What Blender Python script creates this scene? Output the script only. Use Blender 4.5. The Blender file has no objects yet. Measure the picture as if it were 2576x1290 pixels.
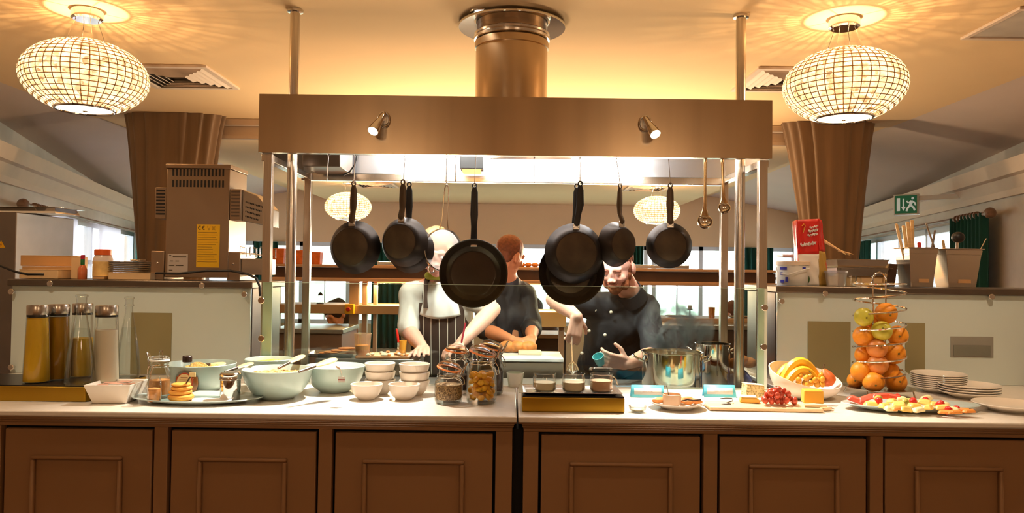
import bpy, bmesh, math, random
from mathutils import Vector, Matrix, noise
C = bpy.context.scene.collection
PI = math.pi
def R(a): return math.radians(a)
# ------------------------------------------------------------ camera
F, CXP, CYP = 1900.0, 1288.0, 645.0
CAMZ, PITCH, ROLL = 1.36, 1.2, 0.72
CAMM = Matrix.Rotation(R(90 + PITCH), 4, 'X') @ Matrix.Rotation(R(ROLL), 4, 'Z')
def ray(px, py):
    return CAMM.to_3x3() @ Vector(((px - CXP) / F, -(py - CYP) / F, -1.0))
def U(px, py, Y):
    """world point seen at a picture position, at the depth Y in front of the camera"""
    d = ray(px, py); t = Y / d.y
    return Vector((d.x * t, Y, CAMZ + d.z * t))
def G(px, py, z=0.92):
    """world point on the level z"""
    d = ray(px, py); t = (z - CAMZ) / d.z
    return Vector((d.x * t, d.y * t, z))
# ------------------------------------------------------------ mesh builder
def frame_of(d):
    d = d.normalized()
    a = Vector((0, 0, 1)) if abs(d.z) < 0.9 else Vector((1, 0, 0))
    x = d.cross(a).normalized()
    return x, d.cross(x).normalized()
class MB:
    def __init__(s): s.v = []; s.f = []
    def add(s, vs, fs, M=None):
        b = len(s.v)
        for p in vs:
            p = Vector(p)
            s.v.append(M @ p if M is not None else p)
        s.f.extend([tuple(b + i for i in q) for q in fs])
        return s
    def box(s, x0, x1, y0, y1, z0, z1, M=None):
        vs = [(x0,y0,z0),(x1,y0,z0),(x1,y1,z0),(x0,y1,z0),(x0,y0,z1),(x1,y0,z1),(x1,y1,z1),(x0,y1,z1)]
        return s.add(vs, [(0,3,2,1),(4,5,6,7),(0,1,5,4),(1,2,6,5),(2,3,7,6),(3,0,4,7)], M)
    def taper(s, bx, by, tx, ty, z0, z1, M=None, off=(0,0)):
        ox, oy = off
        vs = [(-bx,-by,z0),(bx,-by,z0),(bx,by,z0),(-bx,by,z0),(ox-tx,oy-ty,z1),(ox+tx,oy-ty,z1),(ox+tx,oy+ty,z1),(ox-tx,oy+ty,z1)]
        return s.add(vs, [(0,3,2,1),(4,5,6,7),(0,1,5,4),(1,2,6,5),(2,3,7,6),(3,0,4,7)], M)
    def lathe(s, prof, n=32, M=None, sx=1.0, sy=1.0, cap0=False, cap1=False):
        vs, fs, rings = [], [], []
        for r, z in prof:
            if r < 1e-6:
                rings.append([len(vs)] * n); vs.append((0, 0, z))
            else:
                rings.append(list(range(len(vs), len(vs) + n)))
                vs += [(r*sx*math.cos(2*PI*i/n), r*sy*math.sin(2*PI*i/n), z) for i in range(n)]
        for a, b in zip(rings, rings[1:]):
            for i in range(n):
                j = (i + 1) % n
                q = []
                for k in (a[i], a[j], b[j], b[i]):
                    if k not in q: q.append(k)
                if len(q) > 2: fs.append(tuple(q))
        if cap0 and rings[0][0] != rings[0][1]: fs.append(tuple(reversed(rings[0])))
        if cap1 and rings[-1][0] != rings[-1][1]: fs.append(tuple(rings[-1]))
        return s.add(vs, fs, M)
    def cyl(s, p0, p1, r0, r1=None, n=16, caps=True):
        p0, p1 = Vector(p0), Vector(p1); r1 = r0 if r1 is None else r1
        x, y = frame_of(p1 - p0)
        vs = [p + (x*math.cos(2*PI*i/n) + y*math.sin(2*PI*i/n))*r for p, r in ((p0,r0),(p1,r1)) for i in range(n)]
        fs = [(i, (i+1)%n, n+(i+1)%n, n+i) for i in range(n)]
        if caps: fs += [tuple(range(n-1,-1,-1)), tuple(range(n, 2*n))]
        return s.add(vs, fs)
    def tube(s, pts, r, n=8, closed=False, flat=1.0, up=None):
        pts = [Vector(p) for p in pts]; m = len(pts)
        rs = r if isinstance(r, (list, tuple)) else [r]*m
        vs, fs = [], []
        px = None
        for i, p in enumerate(pts):
            if closed: d = pts[(i+1)%m] - pts[i-1]
            else: d = pts[min(i+1,m-1)] - pts[max(i-1,0)]
            d.normalize()
            if px is None:
                x = frame_of(d)[0] if up is None else Vector(up).cross(d).normalized()
            else:
                x = px - d*px.dot(d)
                x = x.normalized() if x.length > 1e-6 else frame_of(d)[0]
            px = x; y = d.cross(x)
            for k in range(n):
                a = 2*PI*k/n
                vs.append(p + (x*math.cos(a) + y*math.sin(a)*flat)*rs[i])
        for i in range(m if closed else m-1):
            j = (i+1) % m
            for k in range(n):
                l = (k+1) % n
                fs.append((i*n+k, i*n+l, j*n+l, j*n+k))
        if not closed: fs += [tuple(range(n-1,-1,-1)), tuple(range((m-1)*n, m*n))]
        return s.add(vs, fs)
    def ball(s, c, r, nu=20, nv=12, M=None):
        r = Vector((r,r,r)) if not hasattr(r, '__len__') else Vector(r)
        T = Matrix.Translation(Vector(c)) @ (M if M is not None else Matrix())
        prof = [(max(math.sin(PI*j/nv),0), -math.cos(PI*j/nv)) for j in range(nv+1)]
        prof[0] = (0,-1); prof[-1] = (0,1)
        return s.lathe(prof, nu, T @ Matrix.Diagonal((r.x,r.y,r.z,1)))
    def prism(s, poly, d, M=None):
        """polygon in local x,z; thickness d towards +y"""
        n = len(poly)
        vs = [(x,0,z) for x,z in poly] + [(x,d,z) for x,z in poly]
        fs = [tuple(range(n)), tuple(range(2*n-1, n-1, -1))] + [(i, n+i, n+(i+1)%n, (i+1)%n) for i in range(n)]
        return s.add(vs, fs, M)
    def grid(s, nu, nv, fn, M=None, wrap=False):
        vs = [fn(i/(nu if wrap else nu-1), j/(nv-1)) for j in range(nv) for i in range(nu)]
        fs = []
        for j in range(nv-1):
            for i in range(nu if wrap else nu-1):
                k = (i+1) % nu
                fs.append((j*nu+i, j*nu+k, (j+1)*nu+k, (j+1)*nu+i))
        return s.add(vs, fs, M)
    def cone(s, p0, r0, p1, r1, n=14):
        """a limb: a tapered cylinder with rounded ends (for remeshed bodies)"""
        s.cyl(p0, p1, r0, r1, n); s.ball(p0, r0, n, 8); s.ball(p1, r1, n, 8); return s
def link(o, parent=None):
    C.objects.link(o)
    if parent is not None: o.parent = parent
    return o
def obj(name, mb, mat, parent=None, smooth=35, bevel=0, label=None, solid=0, sub=0, fixn=True, seg=2):
    me = bpy.data.meshes.new(name)
    me.from_pydata([tuple(p) for p in mb.v], [], mb.f)
    if fixn:
        bm = bmesh.new(); bm.from_mesh(me)
        bmesh.ops.recalc_face_normals(bm, faces=bm.faces); bm.to_mesh(me); bm.free()
    for m in (mat if isinstance(mat, (list, tuple)) else [mat]): me.materials.append(m)
    if smooth:
        me.shade_smooth(); me.set_sharp_from_angle(angle=R(smooth))
    me.update()
    o = bpy.data.objects.new(name, me)
    link(o, parent)
    if solid:
        m = o.modifiers.new('thickness', 'SOLIDIFY'); m.thickness = solid; m.offset = 0
    if bevel:
        m = o.modifiers.new('edge', 'BEVEL'); m.width = bevel; m.segments = seg; m.limit_method = 'ANGLE'; m.angle_limit = R(40)
    if sub:
        m = o.modifiers.new('sub', 'SUBSURF'); m.levels = sub; m.render_levels = sub
    if label: o['label'] = label
    return o
def tag(o, label, cat, group=None, kind=None):
    o['label'] = label; o['category'] = cat
    if group: o['group'] = group
    if kind: o['kind'] = kind
    return o
def thing(name, label, cat, loc=(0,0,0), rotz=0, group=None, rot=None, scale=None):
    o = bpy.data.objects.new(name, None); C.objects.link(o)
    o.location = loc; o.rotation_euler = rot if rot else (0,0,rotz); o.empty_display_size = 0.05
    if scale: o.scale = (scale,)*3 if not hasattr(scale,'__len__') else scale
    return tag(o, label, cat, group)
def struct(name, mb, mat, **k):
    o = obj(name, mb, mat, **k); o['kind'] = 'structure'; return o
def kids(o): return list(o.children)
def dup(root, loc, rotz=0, label=None, group=None, rot=None, scale=None):
    r = root.copy(); C.objects.link(r)
    r.location = loc; r.rotation_euler = rot if rot else (0,0,rotz)
    if scale: r.scale = (scale,)*3 if not hasattr(scale,'__len__') else scale
    if label: r['label'] = label
    if group: r['group'] = group
    for ch in kids(root):
        c = ch.copy(); C.objects.link(c); c.parent = r
        for g in kids(ch):
            d = g.copy(); C.objects.link(d); d.parent = c
    return r
def remeshed(name, mb, mat, voxel, parent=None, smooth_it=6, label=None, disp=None):
    """one continuous surface out of overlapping limbs"""
    o = obj(name + '_work', mb, mat, None, smooth=0)
    m = o.modifiers.new('r', 'REMESH'); m.mode = 'VOXEL'; m.voxel_size = voxel
    if smooth_it:
        m = o.modifiers.new('s', 'SMOOTH'); m.iterations = smooth_it; m.factor = 0.5
    dg = bpy.context.evaluated_depsgraph_get()
    me = bpy.data.meshes.new_from_object(o.evaluated_get(dg), depsgraph=dg)
    bpy.data.objects.remove(o)
    if disp:
        for v in me.vertices: v.co = disp(v.co.copy(), v.normal.copy())
    me.shade_smooth(); me.name = name
    n = bpy.data.objects.new(name, me); link(n, parent)
    if label: n['label'] = label
    return n
# ------------------------------------------------------------ materials
def lin(c):
    return tuple((x/255/12.92 if x/255 <= 0.04045 else ((x/255+0.055)/1.055)**2.4) for x in c[:3])
def nodes(name):
    m = bpy.data.materials.new(name); m.use_nodes = True
    nt = m.node_tree
    return m, nt, nt.nodes, nt.links, nt.nodes['Principled BSDF']
def var_color(nt, col, amt, scale, stretch=None, detail=4):
    """colour varied by a noise"""
    N, L = nt.nodes, nt.links
    tc = N.new('ShaderNodeTexCoord'); mp = N.new('ShaderNodeMapping'); nz = N.new('ShaderNodeTexNoise')
    L.new(tc.outputs['Object'], mp.inputs[0]); L.new(mp.outputs[0], nz.inputs['Vector'])
    if stretch: mp.inputs['Scale'].default_value = stretch
    nz.inputs['Scale'].default_value = scale; nz.inputs['Detail'].default_value = detail
    rp = N.new('ShaderNodeValToRGB'); L.new(nz.outputs['Fac'], rp.inputs[0])
    c = lin(col)
    rp.color_ramp.elements[0].position = 0.3; rp.color_ramp.elements[1].position = 0.7
    rp.color_ramp.elements[0].color = (*[x*(1-amt) for x in c], 1)
    rp.color_ramp.elements[1].color = (*[min(1, x*(1+amt)) for x in c], 1)
    return rp, nz
def mat(name, col, rough=0.5, metal=0.0, amt=0.06, scale=12, bump=0.0, bscale=None, stretch=None, coat=0, spec=0.5, emit=0, sheen=0, sss=0):
    m, nt, N, L, b = nodes(name)
    rp, nz = var_color(nt, col, amt, scale, stretch)
    L.new(rp.outputs[0], b.inputs['Base Color'])
    b.inputs['Roughness'].default_value = rough; b.inputs['Metallic'].default_value = metal
    b.inputs['Specular IOR Level'].default_value = spec
    if coat: b.inputs['Coat Weight'].default_value = coat; b.inputs['Coat Roughness'].default_value = 0.08
    if sheen: b.inputs['Sheen Weight'].default_value = sheen
    if sss:
        b.inputs['Subsurface Weight'].default_value = sss; b.inputs['Subsurface Radius'].default_value = (0.02,0.008,0.004); b.inputs['Subsurface Scale'].default_value = 0.3
    if emit:
        b.inputs['Emission Color'].default_value = (*lin(col),1); b.inputs['Emission Strength'].default_value = emit
    if bump:
        bp = N.new('ShaderNodeBump'); bp.inputs['Strength'].default_value = bump; bp.inputs['Distance'].default_value = 0.01
        n2 = nz
        if bscale:
            n2 = N.new('ShaderNodeTexNoise'); n2.inputs['Scale'].default_value = bscale; n2.inputs['Detail'].default_value = 5
            L.new(nz.inputs['Vector'].links[0].from_socket, n2.inputs['Vector'])
        L.new(n2.outputs['Fac'], bp.inputs['Height']); L.new(bp.outputs[0], b.inputs['Normal'])
    return m
def glow(name, col, strength):
    m, nt, N, L, b = nodes(name)
    N.remove(b); e = N.new('ShaderNodeEmission'); e.inputs[0].default_value = (*lin(col),1); e.inputs[1].default_value = strength
    L.new(e.outputs[0], N['Material Output'].inputs[0]); return m
def thin_glass(name, tint=(255,255,255), refl=0.9, rough=0.02, base=0.03, body=0.0, bodycol=(230,235,230)):
    """a thin wall of clear glass: see-through, mirror-like at grazing angles"""
    m, nt, N, L, b = nodes(name); N.remove(b)
    t = N.new('ShaderNodeBsdfTransparent'); t.inputs[0].default_value = (*lin(tint),1)
    g = N.new('ShaderNodeBsdfGlossy'); g.inputs['Roughness'].default_value = rough
    lw = N.new('ShaderNodeLayerWeight'); lw.inputs['Blend'].default_value = 0.25
    ma = N.new('ShaderNodeMath'); ma.operation = 'MULTIPLY_ADD'; ma.inputs[1].default_value = refl; ma.inputs[2].default_value = base
    L.new(lw.outputs['Fresnel'], ma.inputs[0])
    mx = N.new('ShaderNodeMixShader'); L.new(ma.outputs[0], mx.inputs[0]); L.new(t.outputs[0], mx.inputs[1]); L.new(g.outputs[0], mx.inputs[2])
    out = mx
    if body:
        d = N.new('ShaderNodeBsdfDiffuse'); d.inputs[0].default_value = (*lin(bodycol),1)
        m2 = N.new('ShaderNodeMixShader'); m2.inputs[0].default_value = body
        L.new(mx.outputs[0], m2.inputs[1]); L.new(d.outputs[0], m2.inputs[2]); out = m2
    L.new(out.outputs[0], N['Material Output'].inputs[0]); return m
def translucent(name, col, trans=0.6, clear=0.15, rough=0.4):
    m, nt, N, L, b = nodes(name); N.remove(b)
    d = N.new('ShaderNodeBsdfDiffuse'); d.inputs[0].default_value = (*lin(col),1)
    t = N.new('ShaderNodeBsdfTranslucent'); t.inputs[0].default_value = (*lin(col),1)
    c = N.new('ShaderNodeBsdfTransparent'); c.inputs[0].default_value = (*lin(col),1)
    a = N.new('ShaderNodeMixShader'); a.inputs[0].default_value = trans; L.new(d.outputs[0], a.inputs[1]); L.new(t.outputs[0], a.inputs[2])
    e = N.new('ShaderNodeMixShader'); e.inputs[0].default_value = clear; L.new(a.outputs[0], e.inputs[1]); L.new(c.outputs[0], e.inputs[2])
    L.new(e.outputs[0], N['Material Output'].inputs[0]); return m
def steel(name, col=(190,186,180), rough=0.28, stretch=(1,1,60), bump=0.04, scale=8, amt=0.08):
    return mat(name, col, rough, 1.0, amt, scale, bump, None, stretch)
def stripes(name, a, b, scale, axis='X', width=0.5, rough=0.8, soft=0.05):
    m, nt, N, L, p = nodes(name)
    tc = N.new('ShaderNodeTexCoord'); sp = N.new('ShaderNodeSeparateXYZ'); L.new(tc.outputs['Object'], sp.inputs[0])
    mu = N.new('ShaderNodeMath'); mu.operation = 'MULTIPLY'; mu.inputs[1].default_value = scale; L.new(sp.outputs[axis], mu.inputs[0])
    fr = N.new('ShaderNodeMath'); fr.operation = 'FRACT'; L.new(mu.outputs[0], fr.inputs[0])
    rp = N.new('ShaderNodeValToRGB'); L.new(fr.outputs[0], rp.inputs[0])
    rp.color_ramp.elements[0].color = (*lin(a),1); rp.color_ramp.elements[1].color = (*lin(b),1)
    rp.color_ramp.elements[0].position = 1-width-soft; rp.color_ramp.elements[1].position = 1-width+soft
    L.new(rp.outputs[0], p.inputs['Base Color']); p.inputs['Roughness'].default_value = rough
    return m
def wood(name, a, b, scale=3, stretch=(1,12,12), rough=0.45):
    m, nt, N, L, p = nodes(name)
    tc = N.new('ShaderNodeTexCoord'); mp = N.new('ShaderNodeMapping'); L.new(tc.outputs['Object'], mp.inputs[0]); mp.inputs['Scale'].default_value = stretch
    nz = N.new('ShaderNodeTexNoise'); nz.inputs['Scale'].default_value = scale; nz.inputs['Detail'].default_value = 8; nz.inputs['Distortion'].default_value = 1.2
    L.new(mp.outputs[0], nz.inputs['Vector'])
    rp = N.new('ShaderNodeValToRGB'); L.new(nz.outputs['Fac'], rp.inputs[0])
    rp.color_ramp.elements[0].position = .3; rp.color_ramp.elements[1].position = .7
    rp.color_ramp.elements[0].color = (*lin(a),1); rp.color_ramp.elements[1].color = (*lin(b),1)
    L.new(rp.outputs[0], p.inputs['Base Color']); p.inputs['Roughness'].default_value = rough
    return m
def speckle(name, cols, scale, rough=0.7, bump=0.3):
    """voronoi grains in a few colours"""
    m, nt, N, L, p = nodes(name)
    tc = N.new('ShaderNodeTexCoord'); vo = N.new('ShaderNodeTexVoronoi'); vo.inputs['Scale'].default_value = scale
    L.new(tc.outputs['Object'], vo.inputs['Vector'])
    rp = N.new('ShaderNodeValToRGB'); sp = N.new('ShaderNodeSeparateColor'); L.new(vo.outputs['Color'], sp.inputs[0]); L.new(sp.outputs[0], rp.inputs[0])
    el = rp.color_ramp.elements
    while len(el) < len(cols): el.new(0.5)
    for i, c in enumerate(cols): el[i].position = i/max(1,len(cols)-1); el[i].color = (*lin(c),1)
    L.new(rp.outputs[0], p.inputs['Base Color']); p.inputs['Roughness'].default_value = rough
    if bump:
        bp = N.new('ShaderNodeBump'); bp.inputs['Strength'].default_value = bump; bp.inputs['Distance'].default_value = 0.004; bp.invert = True
        L.new(vo.outputs['Distance'], bp.inputs['Height']); L.new(bp.outputs[0], p.inputs['Normal'])
    return m
random.seed(7)
# ============================================================ camera, world
cam = bpy.data.cameras.new('camera'); camo = bpy.data.objects.new('camera', cam); C.objects.link(camo)
camo.matrix_world = Matrix.Translation((0,0,CAMZ)) @ CAMM
cam.sensor_width = 36; cam.lens = F/2576*36; cam.clip_start = 0.05; cam.clip_end = 200
sc = bpy.context.scene; sc.camera = camo
sc.view_settings.view_transform = 'Standard'; sc.view_settings.look = 'None'; sc.view_settings.gamma = 1; sc.view_settings.use_curve_mapping = False
sc.view_settings.exposure = 0.58
cy = sc.cycles
cy.use_denoising = True; cy.caustics_reflective = False; cy.caustics_refractive = False
cy.max_bounces = 8; cy.diffuse_bounces = 3; cy.glossy_bounces = 4; cy.transmission_bounces = 6; cy.transparent_max_bounces = 24; cy.volume_bounces = 0
cy.sample_clamp_indirect = 6; cy.use_adaptive_sampling = True; cy.adaptive_threshold = 0.02
w = bpy.data.worlds.new('daylight'); sc.world = w; w.use_nodes = True
bg = w.node_tree.nodes['Background']; bg.inputs[0].default_value = (0.86,0.95,1.0,1); bg.inputs[1].default_value = 6.5

# ============================================================ materials
M = {}
M['ceiling'] = mat('ceiling_paint', (240,202,150), 0.9, amt=0.02, scale=2)
M['slope'] = mat('slope_paint', (226,202,186), 0.9, amt=0.03, scale=2)
M['wall'] = mat('wall_paint', (226,188,148), 0.9, amt=0.03, scale=2)
M['wall_side'] = mat('wallpaper', (212,200,188), 0.85, amt=0.08, scale=5, detail=0) if False else mat('wallpaper', (212,200,188), 0.85, amt=0.07, scale=5)
M['trim'] = mat('trim_paint', (222,198,176), 0.7, amt=0.02)
M['floor'] = wood('floor_boards', (70,48,32), (110,78,52), 2, (1,10,10))
M['steel'] = steel('brushed_steel', (206,198,188), 0.22, (60,60,1), 0.02)
M['steel_h'] = steel('brushed_steel_panel', (188,164,134), 0.27, (1.6,1.6,0.04), 0.02, 4, 0.14)
M['chrome'] = mat('chrome', (225,222,218), 0.08, 1.0, 0.02)
M['steel_plain'] = mat('satin_steel', (196,190,182), 0.25, 1.0, 0.05)
M['steel_dark'] = mat('dull_steel', (120,108,98), 0.35, 1.0, 0.08)
M['black'] = mat('black_plastic', (18,17,16), 0.45, 0, 0.1)
M['white'] = mat('white_ceramic', (238,228,214), 0.25, 0, 0.02, coat=0.3)
M['white_plastic'] = mat('white_plastic', (238,236,230), 0.4, 0, 0.02)
M['glass'] = thin_glass('clear_glass')
M['glass_jar'] = thin_glass('jar_glass', (248,250,249), 0.55, 0.04, 0.03)
M['pane'] = thin_glass('window_glass', (250,252,252), 0.5, 0.02, 0.02)
M['screen'] = thin_glass('screen_glass', (240,247,241), 0.35, 0.01, 0.012)
M['cabinet'] = mat('painted_cabinet', (158,118,80), 0.55, 0, 0.03, 3)
M['worktop'] = mat('quartz_worktop', (236,226,212), 0.22, 0, 0.03, 40)
M['black_gap'] = mat('black_gap', (8,7,6), 0.8)
M['drape'] = mat('drape_fabric', (136,108,82), 0.85, 0, 0.18, 3, stretch=(6,6,0.3), sheen=0.2)
M['green'] = mat('green_curtain', (14,72,62), 0.9, 0, 0.2, 10, stretch=(4,4,0.3))
M['frosted'] = mat('frosted_glass_panel', (212,224,218), 0.16, 0, 0.03, 2, coat=0.6)
M['shelf_top'] = mat('dark_steel_shelf', (122,112,102), 0.3, 0.9, 0.08)

# ============================================================ the room
ZC = U(1297, 32, 3.12).z                       # the low ceiling
TY = ZC - CAMZ
TYE = 5.45                                    # where the low ceiling ends
TXL, TXR = -3.03, 2.72
ZF = U(1297, 514, 10.5).z             # the ceiling beyond is lower still
LY0, RY0 = 3.42, 1.38
def LX(Y): return -3.03 if Y < LY0 else -2.03 - 0.292*Y
def RX(Y): return 2.72 if Y < RY0 else 2.435 + 0.206*Y
YB, YF = 10.5, -3.2
ZS = 2.10
m = MB().box(-6.2, 6.0, YF-.3, YB+.3, -0.12, 0.0); struct('floor', m, M['floor'])
m = MB().box(TXL, TXR, YF, TYE, ZC, ZC+.16); struct('ceiling', m, M['ceiling'], bevel=0.006)
m = MB().box(-2.5, 2.3, TYE+.002, YB, ZF, ZC+.15); m.box(TXL, -2.5, TYE+.002, YB, ZC+.012, ZC+.15); m.box(2.3, TXR, TYE+.002, YB, ZC+.012, ZC+.15); struct('ceiling_far', m, M['ceiling'])
struct('sky_cover_slab', MB().box(-6.2,6.0,YF-.3,YB+.3,ZC+.32,ZC+.42), M['ceiling'])  # unseen cover added to keep sky light out of the ceiling gaps
def quad_slab(a, b, c, d, t=0.05):
    """a slab under the four corners, thickened upward/outward along the normal"""
    a, b, c, d = map(Vector, (a,b,c,d)); n = (b-a).cross(d-a).normalized()*t
    return MB().add([a,b,c,d,a+n,b+n,c+n,d+n], [(0,3,2,1),(4,5,6,7),(0,1,5,4),(1,2,6,5),(2,3,7,6),(3,0,4,7)])
m = quad_slab((LX(LY0),LY0,ZC), (TXL,LY0+.02,ZC+.02), (TXL,YB,ZC+.02), (LX(YB),YB,ZS)); struct('ceiling_left_slope', m, M['slope'])
m = quad_slab((RX(RY0),RY0,ZC), (RX(YB),YB,ZS), (TXR,YB,ZC+.02), (TXR,RY0+.02,ZC+.02)); struct('ceiling_right_slope', m, M['slope'])
def wall_run(mb, A, B, z0, z1, t):
    """upright slab from A to B in plan, thickness t to the right-hand side of A->B"""
    A, B = Vector((*A,0)), Vector((*B,0)); d = (B-A).normalized(); n = Vector((d.y,-d.x,0))*t
    ps = [A, B, B+n, A+n]
    mb.add([(p.x,p.y,z0) for p in ps] + [(p.x,p.y,z1) for p in ps], [(0,3,2,1),(4,5,6,7),(0,1,5,4),(1,2,6,5),(2,3,7,6),(3,0,4,7)])
LP = lambda Y: (LX(Y), Y)
RP = lambda Y: (RX(Y), Y)
WZ0, WZ1 = 0.74, 1.82
mb = MB()
wall_run(mb, LP(YF), LP(LY0), 0, ZC+.32, -.15)
wall_run(mb, LP(LY0), LP(5.7), 0, ZC+.32, -.15); wall_run(mb, LP(9.9), LP(YB), 0, ZC+.32, -.15)
wall_run(mb, LP(5.7), LP(9.9), 0, WZ0, -.15); wall_run(mb, LP(5.7), LP(9.9), WZ1, ZC+.32, -.15)
struct('wall_left', mb, M['wall_side'])
mb = MB()
wall_run(mb, RP(YF), RP(RY0), 0, ZC+.32, .15)
wall_run(mb, RP(RY0), RP(6.3), 0, ZC+.32, .15); wall_run(mb, RP(9.8), RP(YB), 0, ZC+.32, .15)
wall_run(mb, RP(6.3), RP(9.8), 0, WZ0, .15); wall_run(mb, RP(6.3), RP(9.8), WZ1, ZC+.32, .15)
struct('wall_right', mb, M['wall_side'])
mb = MB()
xl, xr = -4.3, 4.0
mb.box(LX(YB)-.2, xl, YB, YB+.15, 0, ZC+.32); mb.box(xr, RX(YB)+.2, YB, YB+.15, 0, ZC+.32)
mb.box(xl, xr, YB, YB+.15, 0, WZ0-.12); mb.box(xl, xr, YB, YB+.15, WZ1-.07, ZC+.32)
struct('wall_back', mb, M['wall'])
struct('wall_front', MB().box(-3.2, 2.9, YF-.15, YF, 0, ZC+.32), M['wall'])
# cornices along the foot of the slopes, a moulded beam across the far ceiling
def cornice(name, P, Q, sgn):
    P, Q = Vector((*P,0)), Vector((*Q,0)); d = (Q-P).normalized(); n = Vector((d.y,-d.x,0))*sgn
    prof = [(0,.13),(0,-.10),(.03,-.10),(.035,-.055),(.08,.02),(.12,.03),(.14,.13)]
    mb = MB(); vs = []
    for p in (P, Q):
        vs += [(p + n*a + Vector((0,0,ZS-.06+b))) for a, b in prof]
    k = len(prof)
    mb.add(vs, [(i,(i+1)%k,k+(i+1)%k,k+i) for i in range(k)] + [tuple(range(k-1,-1,-1)), tuple(range(k,2*k))])
    struct(name, mb, M['trim'], smooth=20)
cornice('trim_1', LP(3.8), LP(YB), 1)
cornice('trim_2', RP(2.6), RP(YB), -1)
mb = MB().box(-2.5, 2.3, TYE-.02, TYE, ZF-.012, ZC-.001); mb.box(-2.5, 2.3, TYE-.05, TYE-.02, ZC-.05, ZC-.001); mb.box(-2.5, 2.3, TYE-.032, TYE-.02, ZF-.012, ZF+.02)
struct('trim_3', mb, M['trim'], bevel=0.006)
# windows
M['win_frame'] = mat('window_frame_paint', (214,212,216), 0.5, 0, 0.02)
M['blind'] = translucent('blind_fabric', (236,232,236), 0.6, 0.05)
wn = [0]
def window(A, B, z0, z1, n, t, rail=0.62):
    wn[0] += 1
    A, B = Vector((*A,0)), Vector((*B,0)); L = (B-A).length; d = (B-A).normalized(); nn = Vector((d.y,-d.x,0))*t
    T = Matrix(((d.x, nn.x/abs(t), 0, A.x),(d.y, nn.y/abs(t), 0, A.y),(0,0,1,0),(0,0,0,1)))
    mb = MB(); f = .055; y0, y1 = .03, .10
    mb.box(0,L,y0,y1,z0,z0+f,T); mb.box(0,L,y0,y1,z1-f,z1,T)
    for i in range(n+1):
        x = (L-f)*i/n; mb.box(x, x+f, y0, y1, z0, z1, T)
    zr = z0 + (z1-z0)*rail; mb.box(0,L,y0,y1,zr-.02,zr+.02,T)
    for i in range(n):
        x = (L-f)*(i+.5)/n; mb.box(x+.02, x+.035, y0+.02, y1-.02, z0, zr, T)
    o = struct('window_%d' % wn[0], mb, M['win_frame'])
    pb = MB().box(0.01,L-.01,.062,.068,z0+.01,z1-.01,T)
    obj('pane', pb, M['pane'], o)
for i in range(4):
    a = xl + (xr-xl)*i/4; b = xl + (xr-xl)*(i+1)/4
    window((a+.03, YB), (b-.03, YB), WZ0-.12, WZ1-.07, 3, -.1)
window(LP(5.72), LP(9.88), WZ0, WZ1, 4, -.1); window(RP(6.32), RP(9.78), WZ0, WZ1, 4, .1)
# the grounds outside
gm = mat('lawn', (196,206,180), 0.95, 0, 0.25, 1.5)
g = MB().box(-40, 40, YB+.6, 60, -.35, -.3); struct('ground_outside', g, gm)
hm = mat('hedge_leaves', (176,190,172), 0.95, 0, 0.25, 8)
hb = MB()
def hedge(u, v):
    x = -16 + 34*u
    h = 1.0 + .45*math.sin(x*.9)+.25*math.sin(x*2.3+1)
    return (x, 20 + 1.2*math.cos(PI*v) + .2*math.sin(x*3), -.3 + (h+.35)*math.sin(PI*v)**.6)
hb.grid(60, 9, hedge); struct('hedge_outside', hb, hm)

# ============================================================ lights
def light(name, kind, loc, col, power, size=0.05, target=None, angle=60, blend=0.5, parent=None, sx=None, sy=None):
    l = bpy.data.lights.new(name, kind); l.color = col; l.energy = power
    o = bpy.data.objects.new(name, l); C.objects.link(o); o.location = loc
    if kind in ('POINT','SPOT'): l.shadow_soft_size = size
    if kind == 'SPOT': l.spot_size = R(angle); l.spot_blend = blend
    if kind == 'AREA':
        l.shape = 'RECTANGLE'; l.size = sx; l.size_y = sy
    if target is not None:
        o.rotation_euler = (Vector(target)-Vector(loc)).to_track_quat('-Z','Y').to_euler()
    if parent: o.parent = parent
    return o
WARM = (1.0, 0.73, 0.46)
NEUT = (1.0, 0.86, 0.70)
COOL = (0.92, 0.97, 1.0)

# ============================================================ pendant lamps
M['bead'] = translucent('crystal_beads', (238,228,212), 0.42, 0.5)
_nt = M['bead'].node_tree; _tc = _nt.nodes.new('ShaderNodeTexCoord'); _vo = _nt.nodes.new('ShaderNodeTexVoronoi'); _vo.inputs['Scale'].default_value = 42
_nt.links.new(_tc.outputs['Object'], _vo.inputs['Vector']); _sc = _nt.nodes.new('ShaderNodeSeparateColor'); _nt.links.new(_vo.outputs['Color'], _sc.inputs[0])
_mr = _nt.nodes.new('ShaderNodeMapRange'); _mr.inputs[3].default_value = .15; _mr.inputs[4].default_value = .95; _nt.links.new(_sc.outputs[0], _mr.inputs[0])
_ms = [n for n in _nt.nodes if n.type == 'MIX_SHADER'][1]; _nt.links.new(_mr.outputs[0], _ms.inputs[0])
M['wire_gold'] = mat('lamp_wire', (150,116,70), 0.35, 0.6, 0.1)
M['diffuser'] = translucent('frosted_diffuser', (255,246,226), 0.7, 0.1)
SA, SB = 0.225, 0.142
def shade_pt(lon, lat, k=1.0):
    return Vector((SA*k*math.cos(lat)*math.cos(lon), SA*k*math.cos(lat)*math.sin(lon), SB*k*math.sin(lat)))
L0 = math.acos(0.105/SA); L1 = math.acos(0.072/SA); LAT = lambda v: -L0 + (L0+L1)*v
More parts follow.
